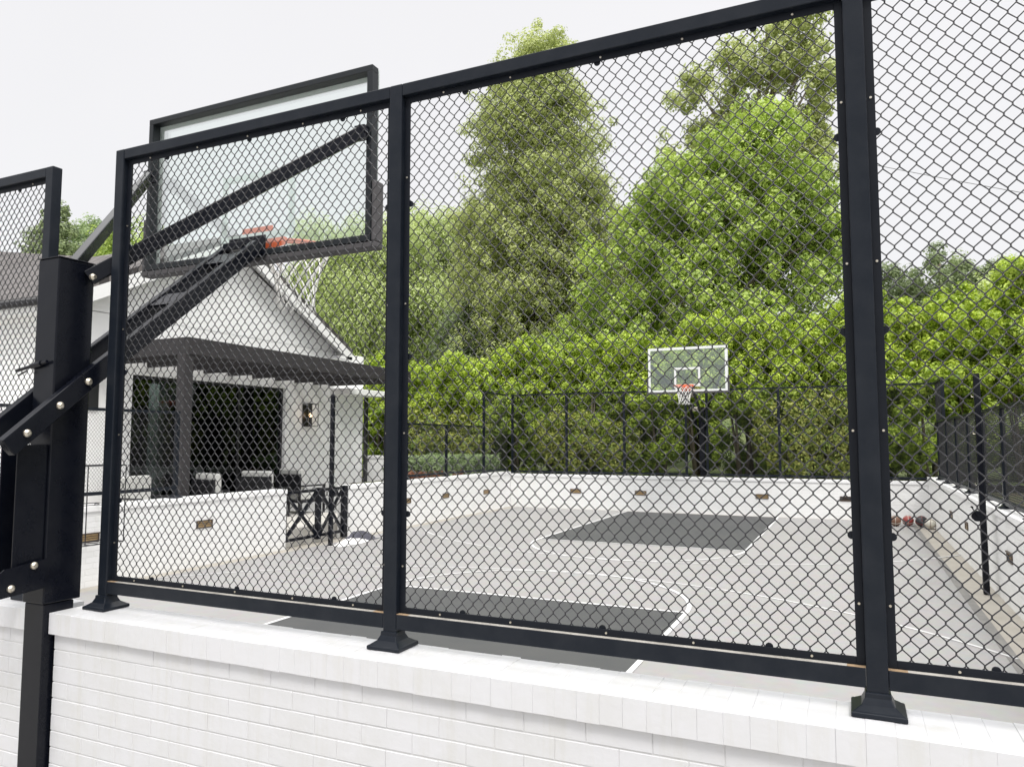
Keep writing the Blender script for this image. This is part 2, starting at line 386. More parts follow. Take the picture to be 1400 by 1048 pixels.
# ------------------------------------------------------------------ ground and court
CX = -3.47                      # court centre line
g = MB(); g.add([(-400, -200, -0.06), (400, -200, -0.06), (400, 500, -0.06), (-400, 500, -0.06)], [(0, 1, 2, 3)])
struct(g.build('ground', MT['ground']))
s_ = MB(); s_.box((-8.9, 2.3, -0.05), (1.75, 19.2, -0.004)); struct(s_.build('concrete_apron', MT['concrete']))
s_ = MB(); s_.box((-8.52, 2.5, -0.0035), (1.20, 18.98, 0.0)); struct(s_.build('court_floor', MT['court']))
s_ = MB(); s_.box((1.13, 2.6, -0.003), (1.22, 18.9, 0.003)); struct(s_.build('court_edge_shade', mat('painted edge shade', (0.17, 0.165, 0.16), 0.8, noise=(5, 0.7, (0.25, 0.24, 0.22)))))  # shade line at the court's right edge, painted as a dark strip
def arc(cx, cy, r, a0, a1, n, w=0.05, z=0.0055):
    v = []; f = []
    for i in range(n+1):
        a_ = math.radians(a0+(a1-a0)*i/n)
        for rr in (r-w/2, r+w/2): v.append((cx+rr*math.cos(a_), cy+rr*math.sin(a_), z))
    for i in range(n): f.append((2*i, 2*i+1, 2*i+3, 2*i+2))
    return v, f
KH = 1.83
YN, YF = 8.054, 13.002
CXK = -3.507
for (ya, yb, yft, sgn) in ((2.52, YN, YN, 1), (YF, 18.96, YF, -1)):
    k = MB(); k.add([(CXK-KH, ya, .0022), (CXK+KH, ya, .0022), (CXK+KH, yb, .0022), (CXK-KH, yb, .0022)], [(0, 1, 2, 3)])
    struct(k.build('painted_key', MT['key']))
ln = MB()
def rect(x0, y0, x1, y1, z=0.0058): ln.add([(x0, y0, z), (x1, y0, z), (x1, y1, z), (x0, y1, z)], [(0, 1, 2, 3)])
for (ya, yb, yft, sgn, by) in ((2.52, YN, YN, 1, 3.86), (YF, 18.96, YF, -1, 17.19)):
    rect(CXK-KH-.05, ya, CXK-KH, yb); rect(CXK+KH, ya, CXK+KH+.05, yb)
    y0, y1 = (yft-.0, yft+.05) if sgn > 0 else (yft-.05, yft)
    rect(CXK-KH-.05, y0, CXK+KH+.05, y1, 0.0061)
    a0, a1 = (0, 180) if sgn > 0 else (180, 360)
    ln.add(*arc(CXK, yft, KH+.025, a0, a1, 48, z=0.0065))
    aa = 33
    if sgn > 0: ln.add(*arc(CXK, by, 5.98, 38, 142+4, 90, w=.038, z=0.0045))
    else: ln.add(*arc(CXK, by, 5.98, 180+28, 360-30, 90, w=.038, z=0.0045))
struct(ln.build('court_lines', MT['line']))

# raised ground beyond the far wall, rising into a hill
def hill_h(x, y):
    base = 0.86
    r = np.clip((y-24)/45, 0, 1); r = r*r*(3-2*r)
    side = 1/(1+np.exp((x+6)/7))
    return base + r*(1.0+7.5*side) + 0.25*np.sin(x*.31+y*.17)*np.clip((y-24)/10, 0, 1)
xs = np.linspace(-150, 120, 136); ys = np.concatenate([[19.32], np.linspace(21, 60, 40), np.linspace(64, 300, 20)])
gx, gy = np.meshgrid(xs, ys); gz = hill_h(gx, gy)
vv = np.stack([gx, gy, gz], -1).reshape(-1, 3); nx = len(xs); ff = []
ii, jj = np.meshgrid(np.arange(len(ys)-1), np.arange(nx-1), indexing='ij'); a_ = (ii*nx+jj).ravel()
ff = np.stack([a_, a_+1, a_+1+nx, a_+nx], -1)
o = np_mesh('hill', vv, ff, MT['grassland'], smooth=True); struct(o)
s_ = MB(); s_.box((-30, 16.75, -0.05), (-9.0, 19.36, 0.86)); s_.box((-10.4, 13.9, -.05), (-9.0, 16.75, 0.87)); struct(s_.build('planting_bed', MT['soil']))
s_ = MB(); s_.box((-12, 6.6, -0.05), (-9.02, 13.1, 0.28)); struct(s_.build('patio', MT['paver']))
s_ = MB(); s_.box((1.9, 2.0, -0.05), (40, 19.3, 0.7)); struct(s_.build('side_ground', MT['soil']))

# ------------------------------------------------------------------ chain link
def chain_panel(w, h, dw, dh, r, nside, bends):
    """interlocking flattened spirals: every wire zigzags between neighbours, each diagonal on its own side"""
    nx_ = int(round(w/dw)); dw = w/nx_; nz_ = int(round(h/(dh/2))); hz = h/nz_
    V = []; F = []; off = 0
    ang = np.arange(nside)*2*np.pi/nside
    for i in range(nx_+1):
        x0 = i*dw - dw/2
        pts = []
        for k in range(nz_+1):
            sgn = 1 if (k + i) % 2 else -1
            # zigzag corner: the wire reaches just past the knuckle and turns there
            cx_ = x0 + dw/2 + sgn*(dw/2+r*0.6)*0.985
            z = k*hz
            front = 1 if sgn > 0 else -1
            if bends:
                for fz, fx, fy in ((-.185, .118, -.98), (-.08, .016, -.55), (.08, .016, .55), (.185, .118, .98)):
                    pts.append((cx_ - sgn*dw*fx, front*r*fy*1.1, z + hz*fz))
            else:
                pts.append((cx_, 0.0, z))
        P_ = np.array(pts)
        P_[:, 0] = np.clip(P_[:, 0], 0, w); P_[:, 2] = np.clip(P_[:, 2], 0, h)
        T = np.gradient(P_, axis=0); T /= (np.linalg.norm(T, axis=1, keepdims=True)+1e-9)
        Y = np.array([0, 1.0, 0]); A = np.cross(T, Y); A /= (np.linalg.norm(A, axis=1, keepdims=True)+1e-9); B_ = np.cross(T, A)
        ring = P_[:, None, :] + r*(np.cos(ang)[None, :, None]*A[:, None, :] + np.sin(ang)[None, :, None]*B_[:, None, :])
        m_ = len(P_); V.append(ring.reshape(-1, 3))
        a0 = np.arange(m_-1)[:, None]*nside; k_ = np.arange(nside)[None, :]
        f = np.stack([a0+k_, a0+(k_+1) % nside, a0+nside+(k_+1) % nside, a0+nside+k_], -1).reshape(-1, 4)+off
        F.append(f); off += m_*nside
    return np.concatenate(V), np.concatenate(F)

ZT, ZB = 3.237, 1.164            # top edge of top rail, top edge of bottom rail (near fence)
ZC = 1.037                       # wall cap
YFE = 2.4186                     # front face of posts
PW, PD = 0.058, 0.052
RT = 0.05
def fence(root, A, B, zcap, zbot, ztop, panels, mesh_r, nside, bends, near=False, baseplates=True, share={}, post_w=PW, end_posts=(True, True), dw=0.0223, dh=0.0546):
    """straight fence run from A to B (xy) with posts, rails, chain-link panels; built along local +x from A"""
    A = Vector((*A, 0)); B = Vector((*B, 0)); L = (B-A).length; ang = math.atan2(B.y-A.y, B.x-A.x)
    R_ = Matrix.Rotation(ang, 3, 'Z')
    def T(mb):
        mb.v = [tuple(R_ @ Vector(p) + A) for p in mb.v]; return mb
    n = panels if isinstance(panels, int) else len(panels)-1
    xs_ = [L*i/n for i in range(n+1)] if isinstance(panels, int) else panels
    pd = PD if near else post_w*.9
    rt = RT if near else 0.04
    for i, x in enumerate(xs_):
        if (i == 0 and not end_posts[0]) or (i == n and not end_posts[1]): continue
        mb = MB(); mb.box((x-post_w/2, 0, zcap+.01), (x+post_w/2, pd, ztop))
        po = T(mb).build('post', MT['post'], root, bevel=0.004 if near else 0)
        if baseplates:
            mb = MB(); c = pd/2; k = 1.0 if near else 1.1
            lv = [(.072, 0), (.072, .013), (.064, .017), (.044, .030), (.035, .048), (.034, .062)]
            vs_ = []
            for rr, z in lv:
                rr *= k
                for a_, b_ in ((-1,-1),(1,-1),(1,1),(-1,1)): vs_.append((x+a_*rr, c+b_*rr*.97, zcap+z))
            fs_ = [(0,1,2,3)]
            for l in range(len(lv)-1):
                for q in range(4): fs_.append((l*4+q, l*4+(q+1) % 4, l*4+4+(q+1) % 4, l*4+4+q))
            m4 = (len(lv)-1)*4; fs_.append((m4, m4+1, m4+2, m4+3)); mb.add(vs_, fs_)
            T(mb).build('base_plate', MT['post'], po, bevel=0.003 if near else 0)
    for i in range(n):
        xa, xb = xs_[i]+post_w/2, xs_[i+1]-post_w/2
        mb = MB(); mb.box((xa+.0005, .001, ztop-rt), (xb-.0005, pd-.001, ztop-.0005)); T(mb).build('top_rail', MT['post'], root, bevel=0.003 if near else 0)
        mb = MB(); mb.box((xa+.0005, .001, zbot-rt-.006), (xb-.0005, pd-.001, zbot)); T(mb).build('bottom_rail', MT['post'], root, bevel=0.003 if near else 0)
        fw = 0.024 if near else 0.02
        if near:
            # angle-iron inner frame, set back behind the post faces
            mb = MB(); y0, y1 = .026, .031
            za, zb = zbot, ztop-rt
            mb.box((xa, y0, za), (xa+fw, y1, zb)); mb.box((xb-fw, y0, za), (xb, y1, zb))
            mb.box((xa+fw, y0, za), (xb-fw, y1, za+fw)); mb.box((xa+fw, y0, zb-fw), (xb-fw, y1, zb))
            mb.box((xa, y1, za), (xa+.004, pd, zb)); mb.box((xb-.004, y1, za), (xb, pd, zb))
            fr_ = T(mb).build('mesh_frame', MT['black'], root, bevel=0.0012)
            pos = []
            for q in range(5):
                xx = xa+(xb-xa)*(q+.5)/5 + .02*math.sin(q*3.1+i); pos += [(xx, za+fw*.5), (xx, zb-fw*.5)]
            for q in range(4):
                zz = za+(zb-za)*(q+.35)/4; pos += [(xa+fw*.5, zz), (xb-fw*.5, zz)]
            for xx, zz in pos:
                sc = MB(); sc.tube([(xx, y0-.003, zz), (xx, y0+.002, zz)], .0038, 8); T(sc).build('screw', MT['bolt'], fr_)
            pos = []
            for q in range(3):
                zz = za+.10+(zb-za-.2)*(q+.45)/3; pos += [(xa+fw+.001, zz), (xb-fw-.001, zz)]
                xx = xa+(xb-xa)*(q+.5)/3; pos += [(xx, za+fw-.001), (xx, zb-fw+.001)]
            for xx, zz in pos:               # tension-band bolts peeping past the frame edge
                cl = MB(); cl.tube([(xx, .032, zz), (xx, .037, zz), (xx, .040, zz)], [.012, .012, .007], 14); T(cl).build('tension_bolt', MT['black'], fr_)
            # welds left rusting at the rail ends
            du = MB(); du.box((xa+.05, .003, zbot), (xb-.05, .0255, zbot+.0009)); T(du).build('dusty_skylit_ledge', MT['dustlit'], root)  # grey-tan dust plus sky light on the rail top, put into the colour
            rm = MB()
            for xx, s in ((xa, 1), (xb, -1)):
                rm = MB(); rm.box((xx, .003, zbot), (xx+s*.05, .024, zbot+.0012)); T(rm).build('rusty_weld', MT['rust'], root)
        w_, h_ = (xb-xa-.01), (ztop-rt-zbot-.006)
        key = (round(w_, 2), round(h_, 2), mesh_r)
        if key not in share:
            V, F = chain_panel(round(w_, 2), round(h_, 2), dw, dh, mesh_r, nside, bends)
            me = bpy.data.meshes.new('chain_link_mesh'); me.vertices.add(len(V)); me.vertices.foreach_set('co', V.astype(np.float32).ravel())
            me.loops.add(len(F)*4); me.loops.foreach_set('vertex_index', F.ravel().astype(np.int32))
            me.polygons.add(len(F)); me.polygons.foreach_set('loop_start', np.arange(0, len(F)*4, 4, dtype=np.int32)); me.polygons.foreach_set('loop_total', np.full(len(F), 4, dtype=np.int32))
            me.polygons.foreach_set('use_smooth', np.ones(len(F), dtype=bool))
            me.materials.append(MT['wire']); me.update(calc_edges=True); share[key] = me
        o = bpy.data.objects.new('chain_link_mesh', share[key]); C.objects.link(o); o.parent = root
        pw_ = parent_world(root); p = R_ @ Vector((xa+.005, pd*0.5+(.012 if near else 0), 0)) + A - pw_
        o.location = (p.x, p.y, zbot+.003-pw_.z); o.rotation_euler = (0, 0, ang)
        o.scale = (w_/round(w_, 2), 1, h_/round(h_, 2))

X0, X1, X2 = -3.2396+PW/2, -1.6426+PW/2, .0168+PW/2
r_ = thing('chain_link_fence', 'near black chain link fence with tall panels on the front wall, right of hoop post', 'fence', (X1, YFE, ZC))
fence(r_, (X0, YFE), (X0+1, YFE), ZC, ZB, ZT, [0, X1-X0, X2-X0, X2-X0+1.66], 0.00195, 6, True, near=True)
XL = -3.74
r_ = thing('chain_link_fence', 'short stretch of near black chain link fence left of the hoop post', 'fence', (XL, YFE, ZC))
fence(r_, (XL-3*1.63, YFE), (XL, YFE), ZC, ZB, ZT, 3, 0.00195, 6, True, near=True)

FT, FB, FCAP = 3.14, 1.00, 0.915
far = dict(mesh_r=0.0019, nside=4, bends=False)
r_ = thing('chain_link_fence', 'tall black chain link fence on the far white wall left of the far hoop', 'fence', (-6, 19.25, FCAP))
fence(r_, (-8.76, 19.22), (-3.86, 19.22), FCAP, FB, FT, 3, post_w=.06, **far)
r_ = thing('chain_link_fence', 'tall black chain link fence on the far white wall right of the far hoop', 'fence', (0, 19.25, FCAP))
fence(r_, (-3.33, 19.22), (1.86, 19.22), FCAP, FB, FT, [0, 1.73, 3.4, 5.19], post_w=.06, **far)
r_ = thing('chain_link_fence', 'tall corner panel of black chain link fence at far left end of court', 'fence', (-8.85, 18, FCAP))
fence(r_, (-8.85, 17.66), (-8.85, 19.18), .96, FB+.05, FT, 1, post_w=.06, end_posts=(True, False), **far)
r_ = thing('chain_link_fence', 'tall narrow corner panel of chain link fence at far right corner of court', 'fence', (1.78, 18, FCAP))
fence(r_, (1.78, 17.7), (1.78, 19.18), .98, FB+.05, FT, 1, post_w=.07, end_posts=(True, False), **far)
r_ = thing('chain_link_fence', 'low black chain link fence on left white wall in front of the flower bed', 'fence', (-8.85, 15, 1))
fence(r_, (-8.85, 13.9), (-8.85, 17.6), .985, 1.08, 2.22, [0, 1.75, 3.70], post_w=.055, end_posts=(True, False), **far)
r_ = thing('chain_link_fence', 'low black chain link fence on left white wall in front of the house windows', 'fence', (-8.85, 6, 1))
fence(r_, (-8.85, 3.1), (-8.85, 7.78), 1.0, 1.17, 2.25, 3, post_w=.055, **far)
r_ = thing('chain_link_fence', 'long low black chain link fence on the right white wall with flared post feet', 'fence', (1.7, 12, 1))
fence(r_, (1.66, 3.3), (1.66, 17.63), 1.02, 1.11, 2.24, 10, post_w=.055, **far)

# ------------------------------------------------------------------ walls
YW = 2.292                       # face of front wall
def brick_wall_front(x0, x1, label):
    r = thing('brick_wall', label, 'wall', ((x0+x1)/2, 2.4, 0))
    core = MB(); core.box((x0+.004, YW+.0024, -.05), (x1-.006, 2.49, ZC-.1)); core.build('mortar_core', MT['mortar'], r)
    wb = MB(); rng = random.Random(3)
    ch, bl = .0715, .213
    nrow = int((ZC-.098)/ch)+1
    for k in range(nrow):
        z1 = ZC-.0975-k*ch; z0 = z1-ch+.0045
        if z1 < 0: break
        x = x0 - (bl/2 if k % 2 else 0) - rng.random()*.004
        while x < x1:
            a_, b_ = max(x, x0), min(x+bl-.0014, x1)
            if b_-a_ > .02:
                dy = rng.uniform(-.0009, .0009); dz = rng.uniform(-.0007, .0007)
                wb.cbox((a_, YW+dy, z0+dz), (b_, YW+.05, z1+dz), .0020)
            x += bl
    wb.build('wall', MT['brick'], r)
    cp = MB(); x = x0-.012; p = .0748
    while x < x1+.012:
        w = p
        dz = rng.uniform(-.0016, .0012); dy = rng.uniform(-.0025, .0025)
        cp.cbox((x, YW-.022+dy*.5, ZC-.0955+rng.uniform(-.001, .001)), (x+w, 2.515+dy*2.2, ZC+dz*.7-.001), .0013)
        x += p
    cp.box((x0, YW-.0205, ZC-.093), (x1, 2.509, ZC-.0035))
    cp.build('wall_cap', MT['brick'], r)
brick_wall_front(-3.345, 4.5, 'white painted brick wall in the foreground under the tall fence, right of the hoop post')
brick_wall_front(-9.2, -3.525, 'white painted brick wall piece at the left edge, left of the hoop post')

def plain_wall(name, label, a, b, z1, mt, cap_dir, cap=.02, capx=None):
    r = thing(name, label, 'wall', ((a[0]+b[0])/2, (a[1]+b[1])/2, 0))
    w = MB(); w.box((a[0], a[1], -.05), (b[0], b[1], z1-.075)); w.build('wall', mt, r, bevel=.004)
    c = MB(); e = cap
    if cap_dir == 'X': c.box((a[0], a[1]-e, z1-.075), (b[0], b[1]+e, z1))
    else: c.box((a[0]-e, a[1], z1-.075), (b[0]+e, b[1], z1))
    c.build('wall_cap', MT['trimwhite'], r, bevel=.006)
    return r
plain_wall('brick_wall', 'white painted brick wall across the far end behind the far key', (-8.74, 19.05), (2.0, 19.30), .915, MT['brickX'], 'X')
plain_wall('brick_wall', 'white painted brick wall left of the court from the front up to the lattice gate', (-9.0, 2.52), (-8.74, 9.96), 1.005, MT['brickY'], 'Y')
plain_wall('brick_wall', 'white painted brick wall left of the court from lattice gate to far corner', (-9.0, 11.68), (-8.74, 19.045), .975, MT['brickY'], 'Y')
plain_wall('brick_wall', 'white painted brick wall along the right side of the court', (1.53, 2.52), (1.80, 19.045), 1.02, MT['brickY'], 'Y')
plain_wall('garden_wall', 'small white wall beyond the end of the house, behind the gate wall', (-11.74, 16.44), (-10.45, 16.64), 1.44, MT['stucco'], 'X')

# ------------------------------------------------------------------ recessed brass wall lights
def wall_light(c, nrm, w=.30, h=.115, label='', dark=False):
    """frame with louvre and lit slot; nrm = unit axis the light faces"""
    r = thing('wall_light', label, 'wall light', c, 'brass step lights set into the court walls')
    n = Vector(nrm); t_ = Vector((0, 0, 1)).cross(n).normalized(); up = Vector((0, 0, 1)); c = Vector(c)
    mm = MT['bronze'] if dark else MT['brass']
    def bx(mb, a0, a1, b0, b1, d0, d1):
        vs_ = [c+t_*a_+up*b_+n*d_ for d_ in (d0, d1) for a_, b_ in ((a0, b0), (a1, b0), (a1, b1), (a0, b1))]
        mb.add(vs_, [(0,1,2,3),(7,6,5,4),(0,4,5,1),(1,5,6,2),(2,6,7,3),(3,7,4,0)])
    f = MB(); q = .016
    bx(f, -w/2, w/2, h/2-q, h/2, -.02, .022); bx(f, -w/2, w/2, -h/2, -h/2+q, -.02, .012)
    bx(f, -w/2, -w/2+q, -h/2+q, h/2-q, -.02, .012); bx(f, w/2-q, w/2, -h/2+q, h/2-q, -.02, .012)
    f.build('frame', MT['bronze'], r)
    l = MB(); bx(l, -w/2+q, w/2-q, -h/2+q, h/2-q, -.02, .003); l.build('reflector', mm, r)
    l = MB()
    for z in (-.012, .016): bx(l, -w/2+q, w/2-q, z-.003, z+.003, .003, .016)
    l.build('louvre', MT['bronze'] if not dark else MT['frame'], r)
LW = [(8.207, .60, 'brass step light on the left wall, large, nearest through the first fence panel'),
      (6.365, .612, 'brass step light on left wall just right of the hoop post, behind the wire rack'),
      (13.72, .54, 'brass step light on left wall beside the middle fence post, right of the gate'),
      (15.404, .543, 'brass step light on left wall, middle one between gate and far corner'),
      (17.529, .50, 'brass step light on left wall closest to the far left corner')]
for y, z, lb in LW: wall_light((-8.74, y, z), (1, 0, 0), label=lb)
for x, lb, dk in ((-6.804, 'brass step light on far wall, leftmost, left of the far key', 0), (-5.017, 'brass step light on far wall just above the left corner of the far key', 0),
              (-2.016, 'brass step light on far wall above the right corner of the far key', 0), (-.139, 'dark bronze step light on far wall, rightmost, beside the big fence post', 1)):
    wall_light((x, 19.05, .48), (0, -1, 0), label=lb, dark=bool(dk))
for i, (y, lb) in enumerate(((16.658, 'brass step light on right wall, farthest, above the balls'), (14.916, 'brass step light on right wall, second from the far corner'),
              (13.038, 'brass step light on right wall, third, just left of the net pole'), (9.707, 'brass step light on right wall, largest, right of the net pole'))):
    wall_light((1.53, y, .555), (-1, 0, 0), label=lb)

# ------------------------------------------------------------------ basketball hoops
def hoop(px, py, flip, reach, label, near, full_top=True):
    """origin: centre of the post foot. local y points to the court (flip turns it round)"""
    r = thing('basketball_hoop', label, 'basketball hoop', (px, py, 0), 'adjustable basketball hoops at the two ends of the court')
    S = -1 if flip else 1
    def W(p): return (px+S*p[0], py+S*p[1], p[2])
    def bld(mb, name, mt, parent=r, **k):
        mb.v = [W(p) for p in mb.v]; return mb.build(name, mt, parent, **k)
    bv = .005 if near else 0
    mb = MB()
    if near: mb.box((-.07, -.053, -.05), (.07, .09, 1.075))
    else: mb.box((-.07, -.085, .5), (.07, .055, 1.075))
    low = bld(mb, 'lower_post', MT['arm'], bevel=.006)
    mb = MB(); mb.box((-.075, -.062, 1.077), (.075, .118, 2.678)); col = bld(mb, 'column', MT['arm'], bevel=.006)
    mb = MB(); mb.box((-.078, -.065, 2.678), (.078, .121, 2.684)); bld(mb, 'column_cap', MT['arm'], col, bevel=.002)
    # actuator channel on the back of the column
    mb = MB(); mb.box((-.060, -.20, 1.20), (-.052, -.0625, 1.80)); mb.box((.052, -.20, 1.20), (.060, -.0625, 1.80)); mb.box((-.052, -.10, 1.20), (.052, -.092, 1.80))
    bld(mb, 'guard_channel', MT['arm'], bevel=.002 if near else 0)
    # lower bracket plates with cut nose
    for sx in (-1, 1):
        mb = MB(); poly = [(-.335, 1.19), (-.30, 1.135), (-.06, 1.155), (-.06, 1.285), (-.245, 1.262)]
        mb.prism(poly, 'X', sx*.076, sx*.083)
        bp_ = bld(mb, 'bracket_plate', MT['arm'])
        for (y, z) in ((-.215, 1.177), (-.118, 1.262)):
            bt = MB(); bt.tube([(sx*.082, y, z), (sx*.090, y, z), (sx*.097, y, z)], [.017, .016, .009], 14); bld(bt, 'bolt', MT['bolt'], bp_, smooth=False)
    # lifting strut hanging behind the post
    mb = MB(); mb.tube([(0, -.30, 1.17), (0, -.312, 1.735)], .030, 16); st = bld(mb, 'lift_strut', MT['arm'], smooth=True)
    mb = MB(); mb.tube([(0, -.312, 1.737), (0, -.314, 1.83)], .019, 16); bld(mb, 'piston_rod', MT['boardwhite'], st, smooth=True)
    # lower arm pair
    k = .892; y0, z0 = -.285, 1.851+.892*(2.0-2.089)+.0; sx_end = reach
    def lz(y): return 1.851+.892*((y+2.3)-2.089) if near or True else 0
    yE = reach-.035
    slope = (3.02-lz(.066))/(yE-.066) if True else k
    def az(y): return lz(y) if y < .066 else lz(.066)+(y-.066)*slope
    for sx in (-1, 1):
        mb = MB(); X = sx*.110
        pts = [(-.285), (.066), yE]
        mb.bar((X, pts[0], az(pts[0])), (X, pts[2], az(pts[2])) if abs(slope-k) < .02 else (X, pts[1], az(pts[1])), .046, .088)
        if abs(slope-k) >= .02: mb.bar((X, pts[1], az(pts[1])), (X, pts[2], az(pts[2])), .0455, .0875)
        am = bld(mb, 'lower_arm', MT['arm'], bevel=bv)
        for y in (-.211, -.068, .066):
            bt = MB(); bt.tube([(X+sx*.025, y, az(y)), (X+sx*.033, y, az(y)), (X+sx*.041, y, az(y))], [.018, .017, .009], 14); bld(bt, 'bolt', MT['bolt'], am)
    for f in (.50, .84):
        y = .066+(yE-.066)*f; mb = MB(); mb.bar((-.0765, y, az(y)+.040), (.0765, y, az(y)+.040), .13, .012, up=(0, -.6, .75)); bld(mb, 'cross_plate', MT['arm'] if near else MT['bolt'])
    # upper arms splay to the corners of the board
    yb = reach
    for sx in (-1, 1):
        p0 = (sx*.101, .068, 2.600); p1 = (sx*.875, yb-.03, 3.615)
        mb = MB(); mb.bar(p0, p1, .042, .072); am = bld(mb, 'upper_arm', MT['arm'], bevel=bv)
        bt = MB(); bt.tube([(sx*.118, .075, 2.605), (sx*.130, .075, 2.605), (sx*.140, .075, 2.605)], [.018, .017, .009], 14); bld(bt, 'bolt', MT['bolt'], am)
        mb = MB(); mb.box((sx*.875-.035, yb-.045, 3.575), (sx*.875+.035, yb-.001, 3.655)); mb.tube([(sx*.875-.045, yb-.03, 3.62), (sx*.875+.045, yb-.03, 3.62)], .013, 10); bld(mb, 'corner_bracket', MT['arm'], am)
    # adjusting pin with collar
    mb = MB(); mb.tube([(-.18, -.075, 2.15), (.04, -.075, 2.185)], .008, 10); mb.tube([(-.07, -.075, 2.167), (.0, -.075, 2.178)], .013, 10); mb.tube([(-.15, -.085, 2.125), (-.09, -.085, 2.145)], .004, 8); bld(mb, 'adjusting_pin', MT['arm'])
    # head bracket behind the board
    mb = MB(); mb.box((-.15, yb-.012, 2.955), (.15, yb-.0005, 3.10)); mb.box((-.0765, yE-.10, 2.985), (.0765, yb-.012, 3.035)); bld(mb, 'head_bracket', MT['arm'], bevel=bv)
    # board
    z0, z1, hw, y0, y1 = 2.975, 4.035, .93, yb, yb+.062
    q = .038; fr = MB()
    fr.box((-hw, y0, z0), (hw, y1, z0+q)); fr.box((-hw, y0, z1-q), (hw, y1, z1)); fr.box((-hw, y0, z0+q), (-hw+q, y1, z1-q)); fr.box((hw-q, y0, z0+q), (hw, y1, z1-q))
    for p in ((-.30, .30),): pass
    bf = bld(fr, 'board_frame', MT['alu'] if near else MT['boardwhite'], bevel=bv*.6)
    gl = MB(); gl.box((-hw+.004, y1+.002, z0+.004), (hw-.004, y1+.013, z1-.004)); bd = bld(gl, 'backboard', MT['boardglass'])
    bw = MB(); ya, yb2 = y1+.0135, y1+.0150; e = .05
    for a_, b_ in (((-hw+.004, z0+.004), (hw-.004, z0+.05)), ((-hw+.004, z1-.06), (hw-.004, z1-.004)), ((-hw+.004, z0+.05), (-hw+.06, z1-.06)), ((hw-.06, z0+.05), (hw-.004, z1-.06))):
        bw.box((a_[0], ya, a_[1]), (b_[0], yb2, b_[1]))
    bz = 3.10
    for a_, b_ in (((-.305, bz), (.305, bz+.05)), ((-.305, bz+.40), (.305, bz+.45)), ((-.305, bz+.05), (-.255, bz+.40)), ((.255, bz+.05), (.305, bz+.40))):
        bw.box((a_[0], ya, a_[1]), (b_[0], yb2, b_[1]))
    bld(bw, 'board_marking', MT['boardwhite'], bd)
    # padding under the board and up its lower corners
    pdm = MB(); pdm.box((-hw-.028, y0+.004, z0-.04), (hw+.028, y1+.03, z0-.002))
    pdm.box((-hw-.028, y0+.004, z0-.002), (-hw-.002, y1+.03, z0+.36)); pdm.box((hw+.002, y0+.004, z0-.002), (hw+.028, y1+.03, z0+.36))
    bld(pdm, 'edge_padding', MT['padding'], bevel=.008 if near else 0)
    # rim, plate and net
    rc = y1+.015+.15+.23; rz = 3.135 if near else 3.09
    mb = MB(); mb.tube([(.23*math.cos(a), rc+.23*math.sin(a), rz) for a in np.linspace(0, 2*math.pi, 36, endpoint=False)], .010, 10, closed=True)
    mb.tube([(.23*math.cos(a), rc+.23*math.sin(a), rz-.018) for a in np.linspace(math.pi*1.05, math.pi*1.95, 20)], .007, 8)
    rim = bld(mb, 'rim', MT['orange'], smooth=True)
    mb = MB(); mb.box((-.125, y1+.015, rz-.105), (.125, y1+.022, rz+.05)); mb.prism([(y1+.022, rz-.10), (rc-.225, rz-.035), (rc-.222, rz+.012), (y1+.022, rz+.016)], 'X', -.105, .105)
    bld(mb, 'rim_bracket', MT['orange'], rim)
    mb = MB(); N = 12; lv = [(0, .228), (.085, .19), (.165, .158), (.24, .137), (.31, .125), (.38, .122), (.43, .132)]
    for j in range(N):
        for sgn in (-1, 1):
            pts = []
            for i, (dz, rr) in enumerate(lv):
                a = 2*math.pi*(j+sgn*i*.5)/N; pts.append((rr*math.cos(a), rc+rr*math.sin(a), rz-.008-dz))
            mb.tube(pts, .0048, 6)
    bld(mb, 'net', MT['net'], rim, smooth=True)
    return r
hoop(-3.43, 2.30, False, 1.20, 'near black basketball hoop seen from behind, post in the left foreground, glass board above fence', True)
hoop(-3.47, 19.42, True, 1.80, 'far basketball hoop with white framed glass board in front of the green hedge', False)

# ------------------------------------------------------------------ net poles
def net_pole(x, y, label, s):
    r = thing('net_pole', label, 'pole', (x, y, 0), 'net poles at the two sides of mid court')
    mb = MB(); mb.cbox((x-.034, y-.034, 0.001), (x+.034, y+.034, 2.62), .008); po = mb.build('pole', MT['arm'], r)
    mb = MB(); mb.box((x-.030, y-.030, 2.62), (x+.030, y+.030, 2.635)); mb.build('pole_cap', MT['arm'], po)
    mb = MB(); mb.box((x+s*.036, y-.03, .86), (x+s*.09, y+.03, .98)); mb.tube([(x+s*.06, y-.045, .92), (x+s*.06, y+.045, .92)], .062, 18); wn = mb.build('winch', MT['arm'], r)
    mb = MB(); mb.tube([(x+s*.06, y-.05, .92), (x+s*.06, y-.06, .92), (x+s*.12, y-.06, 1.03)], .007, 8); mb.tube([(x+s*.12, y-.06, 1.03), (x+s*.12, y-.12, 1.03)], .012, 10); mb.build('crank', MT['arm'], wn)
    mb = MB()
    for z in (1.28, 1.9, 2.35): mb.tube([(x+s*.035, y, z), (x+s*.06, y, z+.005), (x+s*.06, y, z+.03)], .006, 8)
    mb.build('hook', MT['bolt'], r)
net_pole(1.405, 10.53, 'black net pole standing by the right wall behind the right fence panel', -1)
net_pole(-8.315, 10.61, 'black net pole standing in front of the lattice gate', 1)

